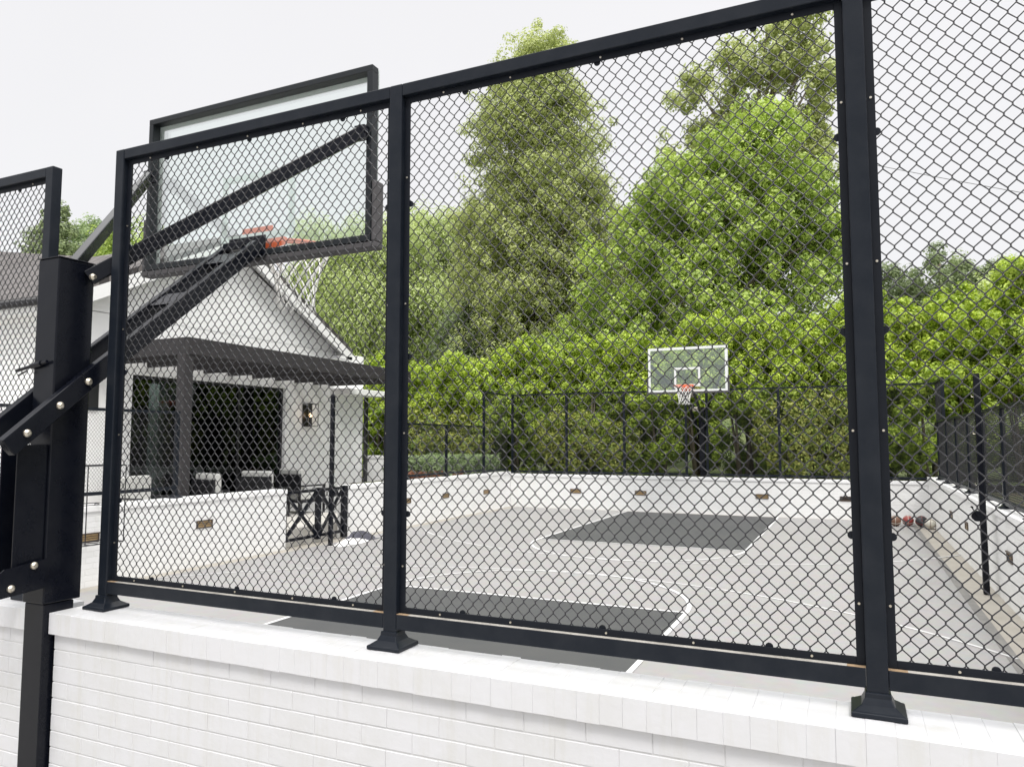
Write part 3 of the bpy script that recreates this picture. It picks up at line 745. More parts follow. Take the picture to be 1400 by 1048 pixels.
# folded netting and tarp at the foot of the left pole
rng = random.Random(5)
def heap(name, label, cx, cy, sx, sy, h, mt, seed):
    rg = np.random.default_rng(seed); n = 26; ph = rg.random((6, 4))*6.28
    u = np.linspace(-1, 1, n); gx_, gy_ = np.meshgrid(u, u)
    rr = np.sqrt(gx_**2+gy_**2); hh = np.clip(1-rr**2.2, 0, 1)*h
    wr = sum(np.sin(gx_*(5+i*3)*math.cos(ph[i, 0])+gy_*(5+i*3)*math.sin(ph[i, 0])+ph[i, 1]) for i in range(6))/6
    hh = hh*(1+.55*wr); ed = 1+.12*np.sin(np.arctan2(gy_, gx_)*5+ph[0, 2])
    V = np.stack([cx+gx_*sx*ed, cy+gy_*sy*ed, .006+np.maximum(hh, 0)], -1).reshape(-1, 3)
    V2 = V.copy(); V2[:, 2] = .003
    ii, jj = np.meshgrid(np.arange(n-1), np.arange(n-1), indexing='ij'); a = (ii*n+jj).ravel()
    F = np.stack([a, a+1, a+1+n, a+n], -1); F2 = F[:, ::-1]+n*n
    o = np_mesh(name, np.concatenate([V, V2]), np.concatenate([F, F2]), mt); return tag(o, label, 'pile')
heap('folded_tarp', 'crumpled white tarp lying on the court at the foot of the left net pole', -8.16, 11.0, .14, .42, .08, MT['tarp'], 1)
heap('folded_net', 'bundle of dark netting on top of the white tarp by the left net pole', -8.26, 11.35, .12, .50, .15, MT['netdark'], 2)

# balls in the far right corner
def ball(x, y, r, m1, m2, label):
    o = thing('ball', label, 'ball', (x, y, 0), 'balls lying in the far right corner')
    b_ = MB(); b_.sphere((x, y, r+.002), r, 24, 14); sk = b_.build('ball_skin', m1, o, smooth=True)
    s = MB()
    for ax in range(3):
        pts = []
        for k in range(40):
            a = 2*math.pi*k/40; c_, s2 = math.cos(a)*(r+.0005), math.sin(a)*(r+.0005)
            p = ((c_, s2, 0), (c_, 0, s2), (0, c_, s2))[ax]
            ca, sa = math.cos(.5), math.sin(.5); p = (p[0], p[1]*ca-p[2]*sa, p[1]*sa+p[2]*ca)
            pts.append((x+p[0], y+p[1], r+.002+p[2]))
        s.tube(pts, .004, 6, closed=True)
    s.build('seam', m2, sk, smooth=True)
MB_red = mat('red rubber', (0.26, 0.045, 0.04), 0.6); MB_blk = mat('black rubber', (0.03, 0.03, 0.035), 0.5)
MB_crm = mat('cream rubber', (0.62, 0.60, 0.52), 0.5); MB_brn = mat('brown leather', (0.16, 0.08, 0.05), 0.55)
ball(1.30, 18.10, .118, MB_blk, MB_red, 'black ball in the far right corner between the red and the cream ball')
ball(1.05, 18.20, .112, MB_red, MB_crm, 'red ball with pale seams in the far right corner left of the black ball')
ball(1.43, 17.78, .105, MB_crm, MB_brn, 'small cream ball against the right wall, rightmost of the balls')
ball(.80, 18.05, .112, MB_brn, MB_crm, 'brown ball with pale seams, leftmost, half behind the big fence post')

# wire rack by the left wall
r = thing('ball_rack', 'thin black wire rack hanging on the left wall behind the first fence post', 'rack', (-8.6, 6.3, 1.0))
mb = MB(); xa, xb, ya, yb = -8.66, -8.30, 5.9, 6.52
for z in (1.52, .58):
    mb.tube([(xa, ya, z), (xb, ya, z), (xb, yb, z), (xa, yb, z)], .007, 6, closed=True)
for x, y in ((xa, ya), (xb, ya), (xb, yb), (xa, yb), (xb, (ya+yb)/2-.2)): mb.tube([(x, y, .58), (x, y, 1.52)], .007, 6)
mb.build('frame', MT['frame'], r)
mb = MB()
for z in (1.05,): mb.tube([((xa+xb)/2+.17*math.cos(a), (ya+yb)/2+.26*math.sin(a), z) for a in np.linspace(0, 2*math.pi, 24, endpoint=False)], .006, 6, closed=True)
mb.build('ball_ring', MT['frame'], r); mb = MB()
for i in range(5):
    y = ya+(yb-ya)*(i+.5)/5; mb.tube([(xa, y, .58), (xb, y, .58)], .005, 6)
mb.build('shelf', MT['frame'], r)
mb = MB()
for y in (ya+.08, yb-.08): mb.tube([(xa, y, 1.03), (-8.74, y, 1.03), (-8.745, y, 1.012)], .006, 6)
mb.build('wall_hook', MT['frame'], r)

# lattice gate
r = thing('lattice_gate', 'black double bay gate with crossed bars in the left wall opening', 'gate', (-8.80, 10.8, 0))
GX = -8.80; y0, ym, y1 = 9.985, 10.86, 11.62; za, zb = .105, .965
for y, w in ((y1, .11), (ym, .085)):
    mb = MB(); mb.box((GX-.04, y-w/2, .02 if y == y1 else za-.04), (GX+.04, y+w/2, zb+.015)); mb.build('post', MT['arm'], r)
for a, b in ((y0, ym-.0425), (ym+.0425, y1-.055)):
    mb = MB(); mb.box((GX-.022, a, zb-.05), (GX+.022, b, zb)); mb.box((GX-.022, a, za), (GX+.022, b, za+.05)); 
    if a == y0: mb.box((GX-.022, a, za+.05), (GX+.022, a+.035, zb-.05))
    mb.build('rail', MT['arm'], r)
    mb = MB(); mb.bar((GX, a+.02, za+.05), (GX, b-.01, zb-.05), .055, .03, up=(1, 0, 0)); mb.bar((GX-.001, a+.02, zb-.05), (GX-.001, b-.01, za+.05), .055, .028, up=(1, 0, 0)); mb.build('cross_brace', MT['arm'], r)

# ------------------------------------------------------------------ house
HX = -11.75
r = thing('white_house', 'white gabled house with large dark windows left of the court', 'house', (-14, 11, 0))
gy0, gy1 = 9.30, 13.29; gzb, gzt = .28, 3.02
yA, yB = 7.85, 16.25
w = MB()
w.box((HX-.25, yA, 0), (HX, gy0, 4.05)); w.box((HX-.25, gy1, 0), (HX, yB, 4.05)); w.box((HX-.25, gy0, gzt), (HX, gy1, 4.05))
w.prism([(yA, 4.05), (yB-.6, 4.05), (15.1, 4.05), (11.45, 5.88), (7.95, 4.05)], 'X', HX-.25, HX)
w.box((-27, yA, 0), (HX-.25, yA+.25, 4.02)); w.box((-27, yB-.25, 0), (HX-.25, yB, 4.02)); w.box((-27.25, yA, 0), (-27, yB, 4.02))
w.box((-16.2, yA+.25, 0), (-16.0, 13.1, 3.5)); w.box((-16.2, 13.6, 0), (-16.0, yB-.25, 3.5)); w.box((-16.0, yA+.25, 3.3), (HX-.25, yB-.25, 3.42))
w.build('wall', MT['stucco'], r, bevel=.01)
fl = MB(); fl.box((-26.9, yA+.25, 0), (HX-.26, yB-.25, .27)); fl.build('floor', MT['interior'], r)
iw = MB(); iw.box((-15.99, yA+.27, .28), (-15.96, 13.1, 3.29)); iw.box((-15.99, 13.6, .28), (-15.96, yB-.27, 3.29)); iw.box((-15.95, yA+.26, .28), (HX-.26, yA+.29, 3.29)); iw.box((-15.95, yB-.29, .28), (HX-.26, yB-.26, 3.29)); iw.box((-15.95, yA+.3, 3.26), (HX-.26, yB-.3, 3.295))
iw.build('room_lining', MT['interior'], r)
# window wall
fr = MB(); xg = HX-.12
for y in (gy0+.03, gy0+1.33, gy0+2.66, gy1-.03): fr.box((xg-.035, y-.03, gzb), (xg+.035, y+.03, gzt))
for y0_, y1_ in ((gy0+.06, gy0+1.30), (gy0+1.36, gy0+2.63), (gy0+2.69, gy1-.06)):
    fr.box((xg-.035, y0_, gzt-.06), (xg+.035, y1_, gzt)); fr.box((xg-.035, y0_, gzb), (xg+.035, y1_, gzb+.06))
wf = fr.build('window', MT['frame'], r)
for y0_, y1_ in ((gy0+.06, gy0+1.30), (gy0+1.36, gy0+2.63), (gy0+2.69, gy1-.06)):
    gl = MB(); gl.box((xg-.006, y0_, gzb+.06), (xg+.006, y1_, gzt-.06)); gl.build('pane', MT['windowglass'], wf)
sw = MB(); sw.box((HX, 8.25, 2.35), (HX+.03, 8.62, 3.15)); sw.build('small_window', MT['frame'], r)
# roof
def roof_slab(a, b, c, d, th=.10):
    n = (Vector(b)-Vector(a)).cross(Vector(d)-Vector(a)).normalized()
    if n.z < 0: n = -n
    m_ = MB(); P = [Vector(p) for p in (a, b, c, d)]
    m_.add([p for p in P]+[p+n*th for p in P], [(3,2,1,0),(4,5,6,7),(0,1,5,4),(1,2,6,5),(2,3,7,6),(3,0,4,7)]); return m_
RX = -11.42; ridge = (11.45, 6.0); eN = (7.50, 4.02); eF = (15.30, 4.02)
rf = roof_slab((RX, eN[0], eN[1]), (-19.3, eN[0], eN[1]), (-19.3, ridge[0], ridge[1]), (RX, ridge[0], ridge[1]))
n2 = roof_slab((RX, ridge[0], ridge[1]), (-19.3, ridge[0], ridge[1]), (-19.3, eF[0], eF[1]), (RX, eF[0], eF[1]))
def roof_obj(mb, parent, y0r, sl):
    o_ = mb.build('roof', MT['shingle'], parent); return o_
roof_obj(rf, r, 0, 0); roof_obj(n2, r, 0, 0)
rf = MB(); rf.add([(-15.0, 11.40, 5.95), (-27.5, 11.40, 5.95), (-27.5, 14.5, 8.3), (-15.0, 11.75, 5.95), (-27.5, 15.2, 5.95), (-27.5, 14.9, 8.3)], [(0, 1, 2), (3, 5, 4), (0, 3, 4, 1), (1, 4, 5, 2), (2, 5, 3, 0)]); roof_obj(rf, r, 0, 0)
rf = roof_slab((-19.31, 7.5, 4.02), (-27.5, 7.5, 4.02), (-27.5, 11.45, 6.0), (-19.31, 11.45, 6.0)); roof_obj(rf, r, 0, 0)
# rake boards and eaves
tr = MB()
def rake(p, q, x0, x1, h):
    (ya_, za_), (yb_, zb_) = p, q
    tr.add([(x0, ya_, za_-h), (x1, ya_, za_-h), (x1, yb_, zb_-h), (x0, yb_, zb_-h), (x0, ya_, za_), (x1, ya_, za_), (x1, yb_, zb_), (x0, yb_, zb_)],
           [(0,1,2,3),(7,6,5,4),(0,4,5,1),(1,5,6,2),(2,6,7,3),(3,7,4,0)])
rake((eN[0], eN[1]), (ridge[0], ridge[1]), RX-.03, RX+.005, .24); rake((ridge[0], ridge[1]), (eF[0], eF[1]), RX-.03, RX+.005, .24)
rake((eN[0]+.02, eN[1]-.005), (ridge[0], ridge[1]-.005), HX+.001, RX-.03, .05); rake((ridge[0], ridge[1]-.005), (eF[0]-.02, eF[1]-.005), HX+.001, RX-.03, .05)
tr.box((-27, eN[0]-.02, 3.86), (RX-.03, eN[0]+.015, 4.06)); tr.box((-27, eN[0]+.015, 3.88), (RX-.03, yA, 3.93)); tr.box((-27, yA-.06, 3.60), (HX+.02, yA, 3.70))
tr.box((HX+.001, eF[0]-.45, 3.86), (RX+.005, eF[0], 3.93))
tr.build('trim', MT['trimwhite'], r)
gt = MB(); gt.tube([(RX, eN[0]-.085, 4.02), (-27, eN[0]-.085, 4.02)], .065, 10); gt.build('gutter', MT['frame'], r, smooth=True)
# low white canopy beyond the glazing with a black downpipe
sf = MB(); sf.box((HX, 14.9, 2.97), (-11.15, 16.42, 3.12)); sf.build('side_canopy', MT['trimwhite'], r, bevel=.01)
dp = MB(); dp.box((HX+.02, 16.26, .1), (HX+.09, 16.36, 2.99)); dp.build('downpipe', MT['frame'], r)

# wall sconce
r = thing('wall_sconce', 'black lantern sconce with glowing bulb on the white house wall', 'wall lamp', (HX, 14.0, 2.4))
bx_ = MB(); bx_.box((HX+.001, 13.86, 2.18), (HX+.02, 14.06, 2.68)); bx_.build('back_plate', MT['frame'], r)
cg = MB(); x0, x1, ya, yb, za, zb = HX+.03, HX+.22, 13.84, 14.16, 2.17, 2.70
for z in (za, zb):
    cg.bar((x0, ya, z), (x1, ya, z), .014, .014); cg.bar((x0, yb, z), (x1, yb, z), .014, .014); cg.bar((x0, ya, z), (x0, yb, z), .014, .014); cg.bar((x1, ya, z), (x1, yb, z), .014, .014)
for x, y in ((x0, ya), (x1, ya), (x1, yb), (x0, yb)): cg.bar((x, y, za), (x, y, zb), .014, .014)
cg.build('cage', MT['frame'], r)
st = MB(); st.tube([((x0+x1)/2, (ya+yb)/2, za), ((x0+x1)/2, (ya+yb)/2, 2.38)], .025, 10); st.tube([((x0+x1)/2, (ya+yb)/2, 2.48), ((x0+x1)/2, (ya+yb)/2, zb)], .025, 10); st.build('stem', MT['frame'], r)
bu = MB(); bu.sphere(((x0+x1)/2, (ya+yb)/2, 2.43), .045, 14, 10); bu.build('bulb', MT['bulb'], r, smooth=True)
bl = bpy.data.lights.new('bulb_light', 'POINT'); bl.energy = .6; bl.color = (1, .62, .3); bl.shadow_soft_size = .05
bo = bpy.data.objects.new('bulb_light', bl); C.objects.link(bo); bo.parent = r; bo.location = ((x0+x1)/2-HX+.12, 0, .03)

# pergola
r = thing('pergola', 'charcoal wooden pergola over the patio in front of the white house', 'pergola', (-10.4, 11.5, .28))
PX, pz0, pz1 = -9.40, 3.18, 3.45; pya, pyb = 8.40, 14.87
mb = MB(); mb.box((PX-.09, pya, pz0), (PX, pyb, pz1)); mb.build('front_beam', MT['pergola'], r, bevel=.006)
mb = MB(); mb.box((HX+.005, pya, pz0), (PX-.092, pya+.09, pz1)); mb.build('end_beam', MT['pergola'], r, bevel=.006)
mb = MB(); mb.box((HX+.005, pyb-.09, pz0), (PX-.092, pyb, pz1)); mb.build('end_beam', MT['pergola'], r, bevel=.006)
for y in (9.61, 10.34, 10.92, 11.56, 12.25, 12.95, 13.59, 14.25, 8.95):
    mb = MB(); mb.box((HX+.005, y-.035, pz0-.01), (PX-.092, y+.035, pz1-.06)); mb.build('rafter', MT['pergola'], r)
mb = MB()
x = HX+.03
while x < PX-.2:
    mb.box((x, pya+.09, pz1-.058), (x+.045, pyb-.09, pz1-.015)); x += .115
sl = mb.build('roof_slats', MT['pergola'], r)
for y in (8.36, 14.62):
    mb = MB(); mb.box((PX-.19, y, .28), (PX-.02, y+.17, pz0)); mb.build('post', MT['pergola'], r, bevel=.008)

# patio armchairs
def chair(x, y, rz, label):
    r = thing('patio_armchair', label, 'armchair', (0, 0, 0), 'pale armchairs on the patio')
    f = MB(); 
    for sx in (-1, 1):
        f.box((sx*.36-.02, -.36, 0), (sx*.36+.02, -.32, .58)); f.box((sx*.36-.02, .32, 0), (sx*.36+.02, .36, .85)); f.box((sx*.36-.03, -.36, .58), (sx*.36+.03, .36, .61))
    f.box((-.34, -.34, .24), (.34, .34, .29)); f.box((-.34, .325, .45), (.34, .355, .84))
    f.build('frame', MT['frame'], r)
    s = MB(); s.cbox((-.33, -.35, .29), (.33, .30, .45), .03); s.build('seat', MT['cushion'], r)
    s = MB(); s.cbox((-.33, .16, .45), (.33, .325, .95), .03); s.build('backrest', MT['cushion'], r)
    r.location = (x, y, .28); r.rotation_euler = (0, 0, rz); return r
chair(-10.75, 10.45, 2.9, 'pale cushioned armchair on the patio right beside the pergola post')
chair(-10.85, 11.70, 3.3, 'pale cushioned armchair on the patio, middle one in front of the dark windows')
chair(-10.9, 12.85, 3.0, 'pale cushioned armchair on the patio nearest the right end of the windows')
chair(-10.9, 8.9, 1.6, 'pale cushioned armchair on the patio left of the pergola post')

# ------------------------------------------------------------------ vegetation
def leaves(centers, n_per, spread, size, outdir, elong=1.7, droop=0.0, tone_c=None, tone_sp=0.25, up=0.5, seed=1, zsq=1.0, inner=0.45):
    rg = np.random.default_rng(seed); N = len(centers)
    c = np.repeat(centers, n_per, 0); od = np.repeat(outdir, n_per, 0)
    sp = np.repeat(spread, n_per, 0) if np.ndim(spread) else spread
    d = rg.normal(size=(N*n_per, 3)); d /= np.linalg.norm(d, axis=1, keepdims=True)
    rad = inner+(1.05-inner)*rg.random(N*n_per)**0.6
    off = d*(rad*sp)[:, None] if np.ndim(sp) else d*(rad*sp)[:, None]
    off[:, 2] *= zsq
    p = c+off
    nrm = d*1.1+od*.45+np.array([0, 0, up])+rg.normal(size=p.shape)*.45
    nrm /= np.linalg.norm(nrm, axis=1, keepdims=True)
    t_ = rg.normal(size=p.shape)+np.array([0, 0, -droop]); t_ -= nrm*(t_*nrm).sum(1, keepdims=True); t_ /= np.linalg.norm(t_, axis=1, keepdims=True)
    b_ = np.cross(nrm, t_)
    s = size*rg.uniform(.65, 1.3, len(p))[:, None]
    V = np.stack([p-t_*s*elong*.5, p+b_*s*.5-t_*s*.05+nrm*s*.12, p+t_*s*elong*.5, p-b_*s*.5-t_*s*.05+nrm*s*.12], 1).reshape(-1, 3)
    F = np.arange(len(p)*4).reshape(-1, 4)
    tc_ = rg.random(N) if tone_c is None else tone_c
    tone = np.clip(np.repeat(tc_, n_per)*(1-tone_sp)+rg.random(len(p))*tone_sp*1.6, 0, 1)
    return V, F, tone
def crown_points(lobes, n, shell=0.72, seed=1, zmin=None):
    rg = np.random.default_rng(seed); L = np.array(lobes, float)
    w_ = (L[:, 3]*L[:, 4]+L[:, 4]*L[:, 5]+L[:, 3]*L[:, 5]); w_ /= w_.sum()
    idx = rg.choice(len(L), n, p=w_)
    d = rg.normal(size=(n, 3)); d /= np.linalg.norm(d, axis=1, keepdims=True)
    rr = shell+(1-shell)*rg.random(n)**.7; rr *= 1+.10*rg.normal(size=n)
    p = L[idx, :3]+d*rr[:, None]*L[idx, 3:6]
    if zmin is not None:
        k = p[:, 2] > zmin; p, d = p[k], d[k]
    return p, d
def boughs(lobes, k, frac, seed, shell=.72):
    rg = np.random.default_rng(seed); outl = []
    for (a, b, c, e, f, g_) in lobes:
        d = rg.normal(size=(k, 3)); d /= np.linalg.norm(d, axis=1, keepdims=True)
        m_ = (e*f*g_)**(1/3)
        for q in range(k):
            rr = shell*rg.uniform(.9, 1.15); s_ = frac*m_*rg.uniform(.7, 1.35)
            outl.append((a+d[q, 0]*rr*e, b+d[q, 1]*rr*f, c+d[q, 2]*rr*g_, s_*rg.uniform(.9, 1.25), s_, s_*rg.uniform(.7, 1.0)))
    return outl
def trunk(mb, base, top, r0, limbs, seed=1):
    rg = random.Random(seed); b_ = Vector(base); t_ = Vector(top); pts = []
    for i in range(7):
        f = i/6; pts.append(b_.lerp(t_, f)+Vector((rg.uniform(-.08, .08), rg.uniform(-.08, .08), 0))*r0*4*f)
    mb.tube(pts, [r0*(1-.75*i/6)+.01 for i in range(7)], 9)
    for (f, tip) in limbs:
        s = b_.lerp(t_, f); e = Vector(tip); q = s.lerp(e, .5)+Vector((rg.uniform(-.2, .2), rg.uniform(-.2, .2), (e-s).length*.12))
        mb.tube([s, s.lerp(q, .5), q, q.lerp(e, .5)+Vector((0, 0, .05)), e], [r0*.42, r0*.34, r0*.25, r0*.16, r0*.06], 7)
def tree(name, label, cat, x, y, z0, H, lobes, nclump, nper, spread, size, lm, seed, shell=.72, r0=.2, zmin=None, group=None, droop=0., up=.5, elong=1.7, topz=None, nlimb=14, zsq=1.0, tone_sp=.25, bk=(12, .36), fill=.38):
    r = thing(name, label, cat, (x, y, z0), group)
    base = [(x+a, y+b, c, e, f, g_) for a, b, c, e, f, g_ in lobes]
    p1, d1 = crown_points(boughs(base, bk[0], bk[1], seed+9), int(nclump*(1-fill)), .8, seed, zmin)
    p2, d2 = crown_points(base, int(nclump*fill), shell, seed+3, zmin)
    p = np.concatenate([p1, p2]); d = np.concatenate([d1, d2])
    rg = np.random.default_rng(seed+5)
    sp = spread*rg.uniform(.6, 1.4, len(p))
    V, F, tn = leaves(p, nper, sp, size, d, seed=seed, droop=droop, up=up, elong=elong, zsq=zsq, tone_sp=tone_sp)
    np_mesh('crown', V, F, lm, r, tn)
    mb = MB(); rr = random.Random(seed); lim = []
    for i in range(nlimb):
        k = rr.randrange(len(p)); q = p[k]; f = min(.92, max(.2, (q[2]-z0)/H*.75)); lim.append((f, tuple(q)))
    trunk(mb, (x, y, z0-.3), (x+.1, y, topz or z0+H*.88), r0, lim, seed); mb.build('trunk', MT['bark'], r, smooth=True)
    return r

def hz(x, y): return float(hill_h(np.array(x, float), np.array(y, float)))
# hedge of tall shrubs along the far side: three plants built, the rest copied
HG = 'tall shrubs forming the hedge behind the far fence'
HL = 'tall dense shrub of the bright green hedge behind the far fence'
protos = []
for s in range(4):
    lob = [(0, 0, 1.6, .95, .85, 1.7), (.25, .1, 3.1, .75, .7, 1.15), (-.35, -.1, 2.7, .7, .7, 1.2), (-.1, .2, 3.75, .55, .55, .75), (.45, -.15, 2.3, .6, .6, 1.0), (.5, 0, 3.6, .35, .35, .7), (-.55, .0, 3.45, .35, .35, .7)]
    rg = random.Random(40+s); lob = [(a+rg.uniform(-.15, .15), b, c+rg.uniform(-.2, .25), e, f, g_) for a, b, c, e, f, g_ in lob]
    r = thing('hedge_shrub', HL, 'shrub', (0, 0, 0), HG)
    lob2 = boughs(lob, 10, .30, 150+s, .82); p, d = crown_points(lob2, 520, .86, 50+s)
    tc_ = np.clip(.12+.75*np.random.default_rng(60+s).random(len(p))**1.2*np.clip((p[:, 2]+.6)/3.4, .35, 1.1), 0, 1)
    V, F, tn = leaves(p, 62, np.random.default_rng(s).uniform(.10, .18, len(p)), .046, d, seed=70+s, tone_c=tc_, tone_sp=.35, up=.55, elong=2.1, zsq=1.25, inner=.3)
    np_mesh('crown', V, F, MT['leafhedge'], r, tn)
    mb = MB()
    for q in range(5):
        a = rg.uniform(0, 6.28); mb.tube([(.1*math.cos(a), .1*math.sin(a), -.1), (.25*math.cos(a), .25*math.sin(a), 1.2), (.5*math.cos(a), .4*math.sin(a), 3.0)], [.05, .035, .012], 7)
    mb.build('trunk', MT['bark'], r, smooth=True)
    protos.append(r)
spots = []
x = -15.5; i = 0
rg = random.Random(9)
def hedge_top(x_):      # crown tops of the row, read off the skyline
    if x_ < -8: return 4.95
    if x_ < -4: return 5.25
    if x_ < -1: return 5.75
    if x_ < 1: return 5.6
    return 5.95
while x < 9.5:
    spots.append((x, 20.75+rg.uniform(-.18, .18), (hedge_top(x)-.86+rg.uniform(-.6, .35))/4.45)); x += rg.uniform(.95, 1.2)
x = -15
while x < 9:
    spots.append((x, 21.9+rg.uniform(-.2, .2), (hedge_top(x)-.86+rg.uniform(-.5, .1))/4.5)); x += rg.uniform(1.4, 1.8)
used = [False]*4
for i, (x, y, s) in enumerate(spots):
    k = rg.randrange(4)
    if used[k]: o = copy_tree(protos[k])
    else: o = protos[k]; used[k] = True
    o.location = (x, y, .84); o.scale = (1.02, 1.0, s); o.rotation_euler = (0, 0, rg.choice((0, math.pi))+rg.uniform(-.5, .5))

# trees
tree('tall_tree', 'tall narrow light green tree rising above the fence top rail left of centre', 'tree', -12.5, 30, hz(-12.4, 30), 19.2,
     [(0, 0, 4.8, 3.9, 3.4, 4.5), (.1, 0, 8.8, 3.7, 3.2, 3.2), (.1, 0, 12.2, 3.5, 3.0, 2.8), (0, 0, 15.2, 3.3, 2.7, 2.6), (-.3, 0, 17.6, 2.6, 2.1, 2.0), (.3, -.4, 16.2, 2.3, 1.8, 2.3), (.2, 0, 19.2, 1.5, 1.3, 1.3), (-3.3, 0, 9.0, 1.1, 1.1, 1.5), (-1.6, 0, 11.6, 2.4, 2.2, 2.2), (1.9, 0, 11.2, 2.2, 2.0, 2.4), (0, -.5, 9.6, 3.2, 2.4, 3.0)],
     4000, 70, .38, .074, MT['leafmid'], 21, shell=.55, r0=.30, nlimb=34, zsq=.8, tone_sp=.5, bk=(26, .25))
tree('round_tree', 'large dense bright green rounded tree right of centre behind the hedge', 'tree', -4.5, 26.5, hz(-4.5, 26.5), 11.2,
     [(1.75, 0, 11.6, 2.0, 1.9, 2.1), (1.2, 0, 10.1, 3.2, 2.6, 2.6), (-.9, 0, 9.9, 2.1, 2.0, 2.1), (3.3, 0, 8.4, 1.4, 1.6, 3.2), (-2.6, 0, 7.6, 2.2, 2.1, 2.7), (-4.3, .3, 4.6, 1.9, 1.8, 2.6), (1.6, -.6, 6.2, 3.2, 2.4, 3.4), (-1.2, -.8, 5.2, 2.8, 2.0, 3.0)],
     2700, 66, .31, .084, MT['leafbright'], 22, shell=.7, r0=.30, nlimb=24, up=.6, tone_sp=.45, bk=(16, .29), fill=.22)
tree('loose_tree', 'tall loose dark tree with gaps rising behind the rounded tree beside the big fence post', 'tree', -3.6, 33, hz(-3.6, 33), 17.5,
     [(-1.6, 0, 16.8, 1.7, 1.5, 1.8), (.8, 0, 18.6, 2.1, 1.9, 1.8), (2.2, 0, 17.0, 1.4, 1.5, 2.4), (-2.6, 0, 14.9, 1.5, 1.4, 1.3), (1.0, 0, 14.6, 2.4, 2.0, 1.4), (2.6, 0, 13.4, .9, .9, 2.0), (-3.9, 0, 13.1, 1.1, 1.0, .8), (1.9, 0, 20.3, 1.4, 1.3, 1.4), (-5.0, 0, 12.0, .8, .8, .7)],
     760, 64, .34, .10, MT['leafmid'], 23, shell=.5, r0=.28, nlimb=44, tone_sp=.7, bk=(9, .30), fill=.25)
tree('olive_tree', 'olive green feathery tree on the hillside behind the house gable', 'tree', -26.6, 37, hz(-26.6, 37), 12,
     [(0, 0, 8.0, 4.6, 3.4, 5.0), (-3.4, 0, 10.2, 2.8, 2.4, 3.6), (2.8, 0, 9.8, 2.8, 2.4, 4.4), (0.5, 0, 13.6, 2.4, 2.0, 1.8), (-3.6, 0, 13.9, 1.8, 1.6, 1.6)],
     1700, 80, .58, .085, MT['leafolive'], 24, shell=.8, r0=.3, droop=2.2, elong=2.6, zsq=1.6, tone_sp=.3, bk=(8, .42))
tree('olive_tree', 'taller olive green feathery tree left of the tall narrow tree', 'tree', -23.4, 41, hz(-23.4, 41), 13,
     [(0, 0, 11.6, 3.4, 3.0, 4.6), (3.0, 0, 11.2, 2.8, 2.4, 4.6), (-2.6, 0, 14.6, 1.5, 1.5, 2.0), (5.6, 0, 10.6, 2.4, 2.0, 4.6), (.9, 0, 14.2, 2.4, 2.0, 2.0)],
     1700, 76, .58, .09, MT['leafolive'], 25, shell=.8, r0=.3, droop=2.0, elong=2.6, zsq=1.6, tone_sp=.3, bk=(8, .42))
tree('shade_tree', 'medium green tree filling the gap between the tall narrow and the rounded tree', 'tree', -10.6, 34, hz(-10.6, 34), 10,
     [(0, 0, 7.4, 3.0, 2.6, 3.8), (2.0, 0, 8.4, 2.2, 2.0, 2.8), (-1.5, 0, 9.2, 1.8, 1.8, 2.2)],
     1300, 60, .36, .09, MT['leafmid'], 35, shell=.7, r0=.25, tone_sp=.5, bk=(10, .36))
tree('grey_green_tree', 'dark grey green bushy tree above the hedge just right of the middle fence post', 'tree', -15.1, 30.2, hz(-15.1, 30.2), 7.6,
     [(0, 0, 6.1, 2.1, 1.9, 2.7), (-1.3, 0, 5.0, 1.5, 1.4, 2.4), (1.2, 0, 5.2, 1.4, 1.3, 2.2)],
     900, 56, .30, .075, MT['leafdark'], 26, shell=.7, r0=.18, tone_sp=.35)
tree('dark_tree', 'dark green tree at the far right distance above the hedge', 'tree', 4.5, 45, hz(4.5, 45), 11.0,
     [(-2.4, 0, 9.9, 1.5, 1.4, 1.6), (.2, 0, 10.2, 1.9, 1.8, 1.9), (-.6, 0, 7.6, 3.6, 2.8, 2.4), (2.6, 0, 8.9, 1.8, 1.6, 1.9)],
     900, 56, .38, .11, MT['leafdark'], 27, shell=.65, r0=.3, tone_sp=.3)
tree('olive_tree', 'pale olive tree behind the hedge at the right edge of the photo', 'tree', 8.6, 40, hz(8.6, 40), 9,
     [(0, 0, 7.2, 3.4, 2.6, 2.6), (-2.8, 0, 6.4, 2.2, 2.0, 2.0), (3.6, 0, 7.8, 3.0, 2.4, 2.4)],
     700, 56, .5, .11, MT['leafolive'], 28, shell=.7, r0=.25)
tree('slim_tree', 'small dark tree behind the house roof at the far left', 'tree', -33.4, 22, .86, 11.5,
     [(0, 0, 10.2, 1.3, 1.2, 1.9), (-.6, 0, 11.2, .8, .8, 1.1), (.7, 0, 10.4, .9, .9, 1.3), (.2, 0, 12.0, .5, .5, .8), (0, 0, 8.2, 1.7, 1.5, 1.9)],
     360, 60, .26, .085, MT['leafdark'], 29, shell=.55, r0=.14, tone_sp=.6)
tree('distant_tree', 'pale distant tree between the hoop post and the first fence post', 'tree', -51, 36, hz(-51, 36), 12,
     [(0, 0, 16.2, 1.3, 1.3, 2.4), (1.7, 0, 15.2, 1.6, 1.5, 2.2), (-1.4, 0, 14.2, 1.4, 1.3, 2.3), (0, 0, 12.2, 2.6, 2.0, 2.6)],
     360, 60, .5, .12, MT['leafpale'], 30, shell=.5, r0=.2)
tree('distant_tree', 'green distant tree above the house roof left of the near backboard', 'tree', -43.4, 34, hz(-43, 34), 11,
     [(0, 0, 14.6, 1.8, 1.6, 2.4), (1.8, 0, 13.2, 1.7, 1.6, 2.0), (-1.7, 0, 13.8, 1.7, 1.6, 2.6), (0, 0, 11.2, 3.4, 2.4, 2.2)],
     480, 60, .5, .115, MT['leafbright'], 31, shell=.7, r0=.22)
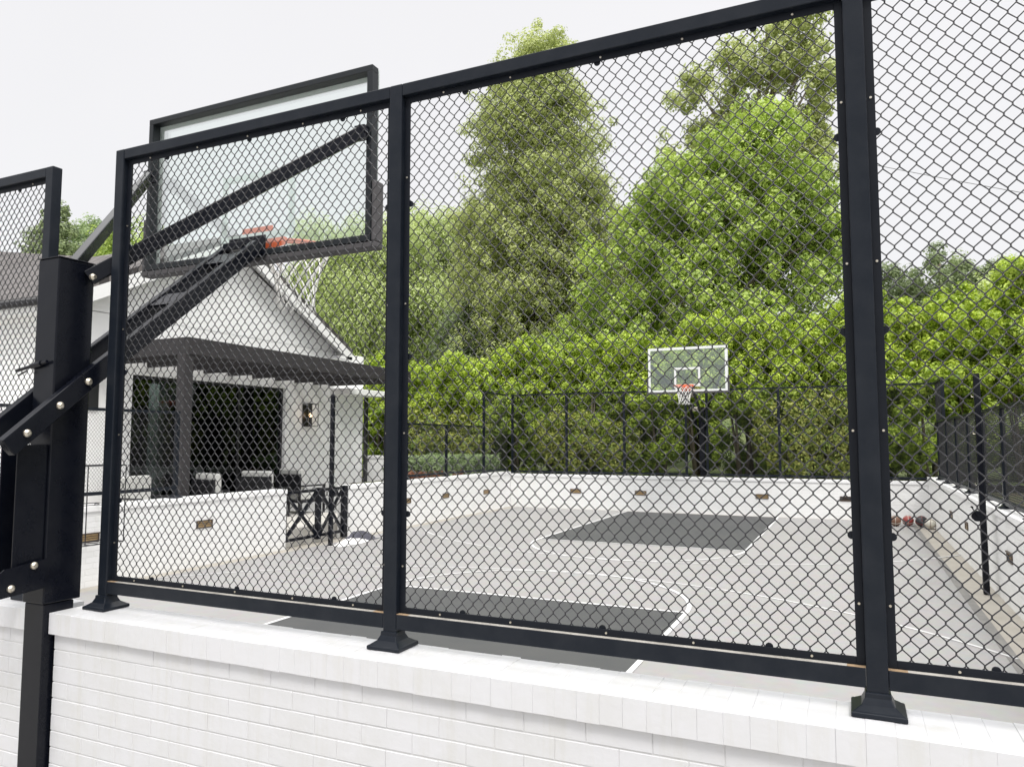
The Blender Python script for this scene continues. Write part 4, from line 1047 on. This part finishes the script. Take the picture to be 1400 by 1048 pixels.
# dense far woodland on the hill, one mass
rg = np.random.default_rng(77); P = []
for k in range(1500):
    x = rg.uniform(-60, 40); y = rg.uniform(50, 62); hgt = 5.2+2.2*math.sin(x*.21+1)+1.2*math.sin(x*.63)
    P.append((x, y, hz(x, y)+rg.random()*max(2.5, hgt)))
P = np.array(P); D = np.tile(np.array([[0, -.6, .5]]), (len(P), 1))
V, F, tn = leaves(P, 40, rg.uniform(.8, 1.5, len(P)), .24, D, seed=78, up=.6)
o = np_mesh('woodland', V, F, MT['leafolive'], None, tn); o['kind'] = 'stuff'; tag(o, 'far wooded hillside behind the garden trees', 'woodland')
# ground cover and flowers in the bed behind the low left fence
rg = np.random.default_rng(80); n = 900
P = np.stack([rg.uniform(-10.3, -9.15, n), rg.uniform(15.2, 19.2, n), .88+rg.random(n)**.8*.42], -1)
D = np.tile(np.array([[.3, -.3, .8]]), (n, 1)); V, F, tn = leaves(P, 26, rg.uniform(.08, .16, n), .045, D, seed=81, elong=4.5, up=.2, zsq=1.5, tone_c=.45+.5*rg.random(n))
o = np_mesh('ground_cover', V, F, MT['leafpale'], None, tn); o['kind'] = 'stuff'; tag(o, 'pale green strappy ground cover in the bed behind the low left fence', 'plants')
n = 260
P = np.stack([rg.uniform(-9.5, -9.08, n), rg.uniform(14.2, 16.8, n), .90+rg.random(n)*.16], -1)
D = np.tile(np.array([[.3, -.3, .8]]), (n, 1)); V, F, tn = leaves(P, 20, rg.uniform(.06, .1, n), .035, D, seed=82, up=.2)
o = np_mesh('flowers', V, F, MT['flower'], None, tn); o['kind'] = 'stuff'; tag(o, 'low reddish flowers along the front of the bed behind the low left fence', 'flowers')
# lower, bronze-tinged shrubs showing through the far fence
SG = 'low bronze tipped shrubs between hedge and far fence'
shp = None
for i, (x, y, s) in enumerate([(-7.4, 19.95, 1.0), (-6.1, 20.0, .85), (-1.4, 19.95, 1.1), (-.5, 20.0, 1.2), (-10.6, 19.9, 1.0), (-12.3, 20.0, 1.1)]):
    if shp is None:
        shp = thing('low_shrub', 'low bushy shrub with bronze tips growing behind the far fence', 'shrub', (0, 0, 0), SG)
        p, d = crown_points([(0, 0, .8, .75, .4, .95), (.4, 0, 1.2, .4, .3, .6), (-.4, 0, 1.1, .4, .3, .6)], 150, .55, 90)
        V, F, tn = leaves(p, 44, np.full(len(p), .16), .05, d, seed=91, elong=2.0, tone_sp=.6)
        np_mesh('crown', V, F, MT['leafred'], shp, tn)
        mb = MB(); mb.tube([(0, 0, -.1), (.05, 0, .6), (.2, 0, 1.2)], [.03, .02, .01], 6); mb.tube([(0, 0, .2), (-.2, 0, 1.1)], [.02, .01], 6); mb.build('trunk', MT['bark'], shp)
        o = shp
    else: o = copy_tree(shp)
    o.location = (x, y, .86); o.scale = (1.1, 1, s)

# power line in the distance on the right
pts = []
for k in range(25):
    f = k/24; pts.append((-1 + 60*f, 60, 23.5-19*f - 1.2*4*f*(1-f)))
mb = MB(); mb.tube(pts, .022, 5); o = mb.build('power_line', MT['cable']); tag(o, 'thin power line crossing the sky right of the big fence post', 'cable')
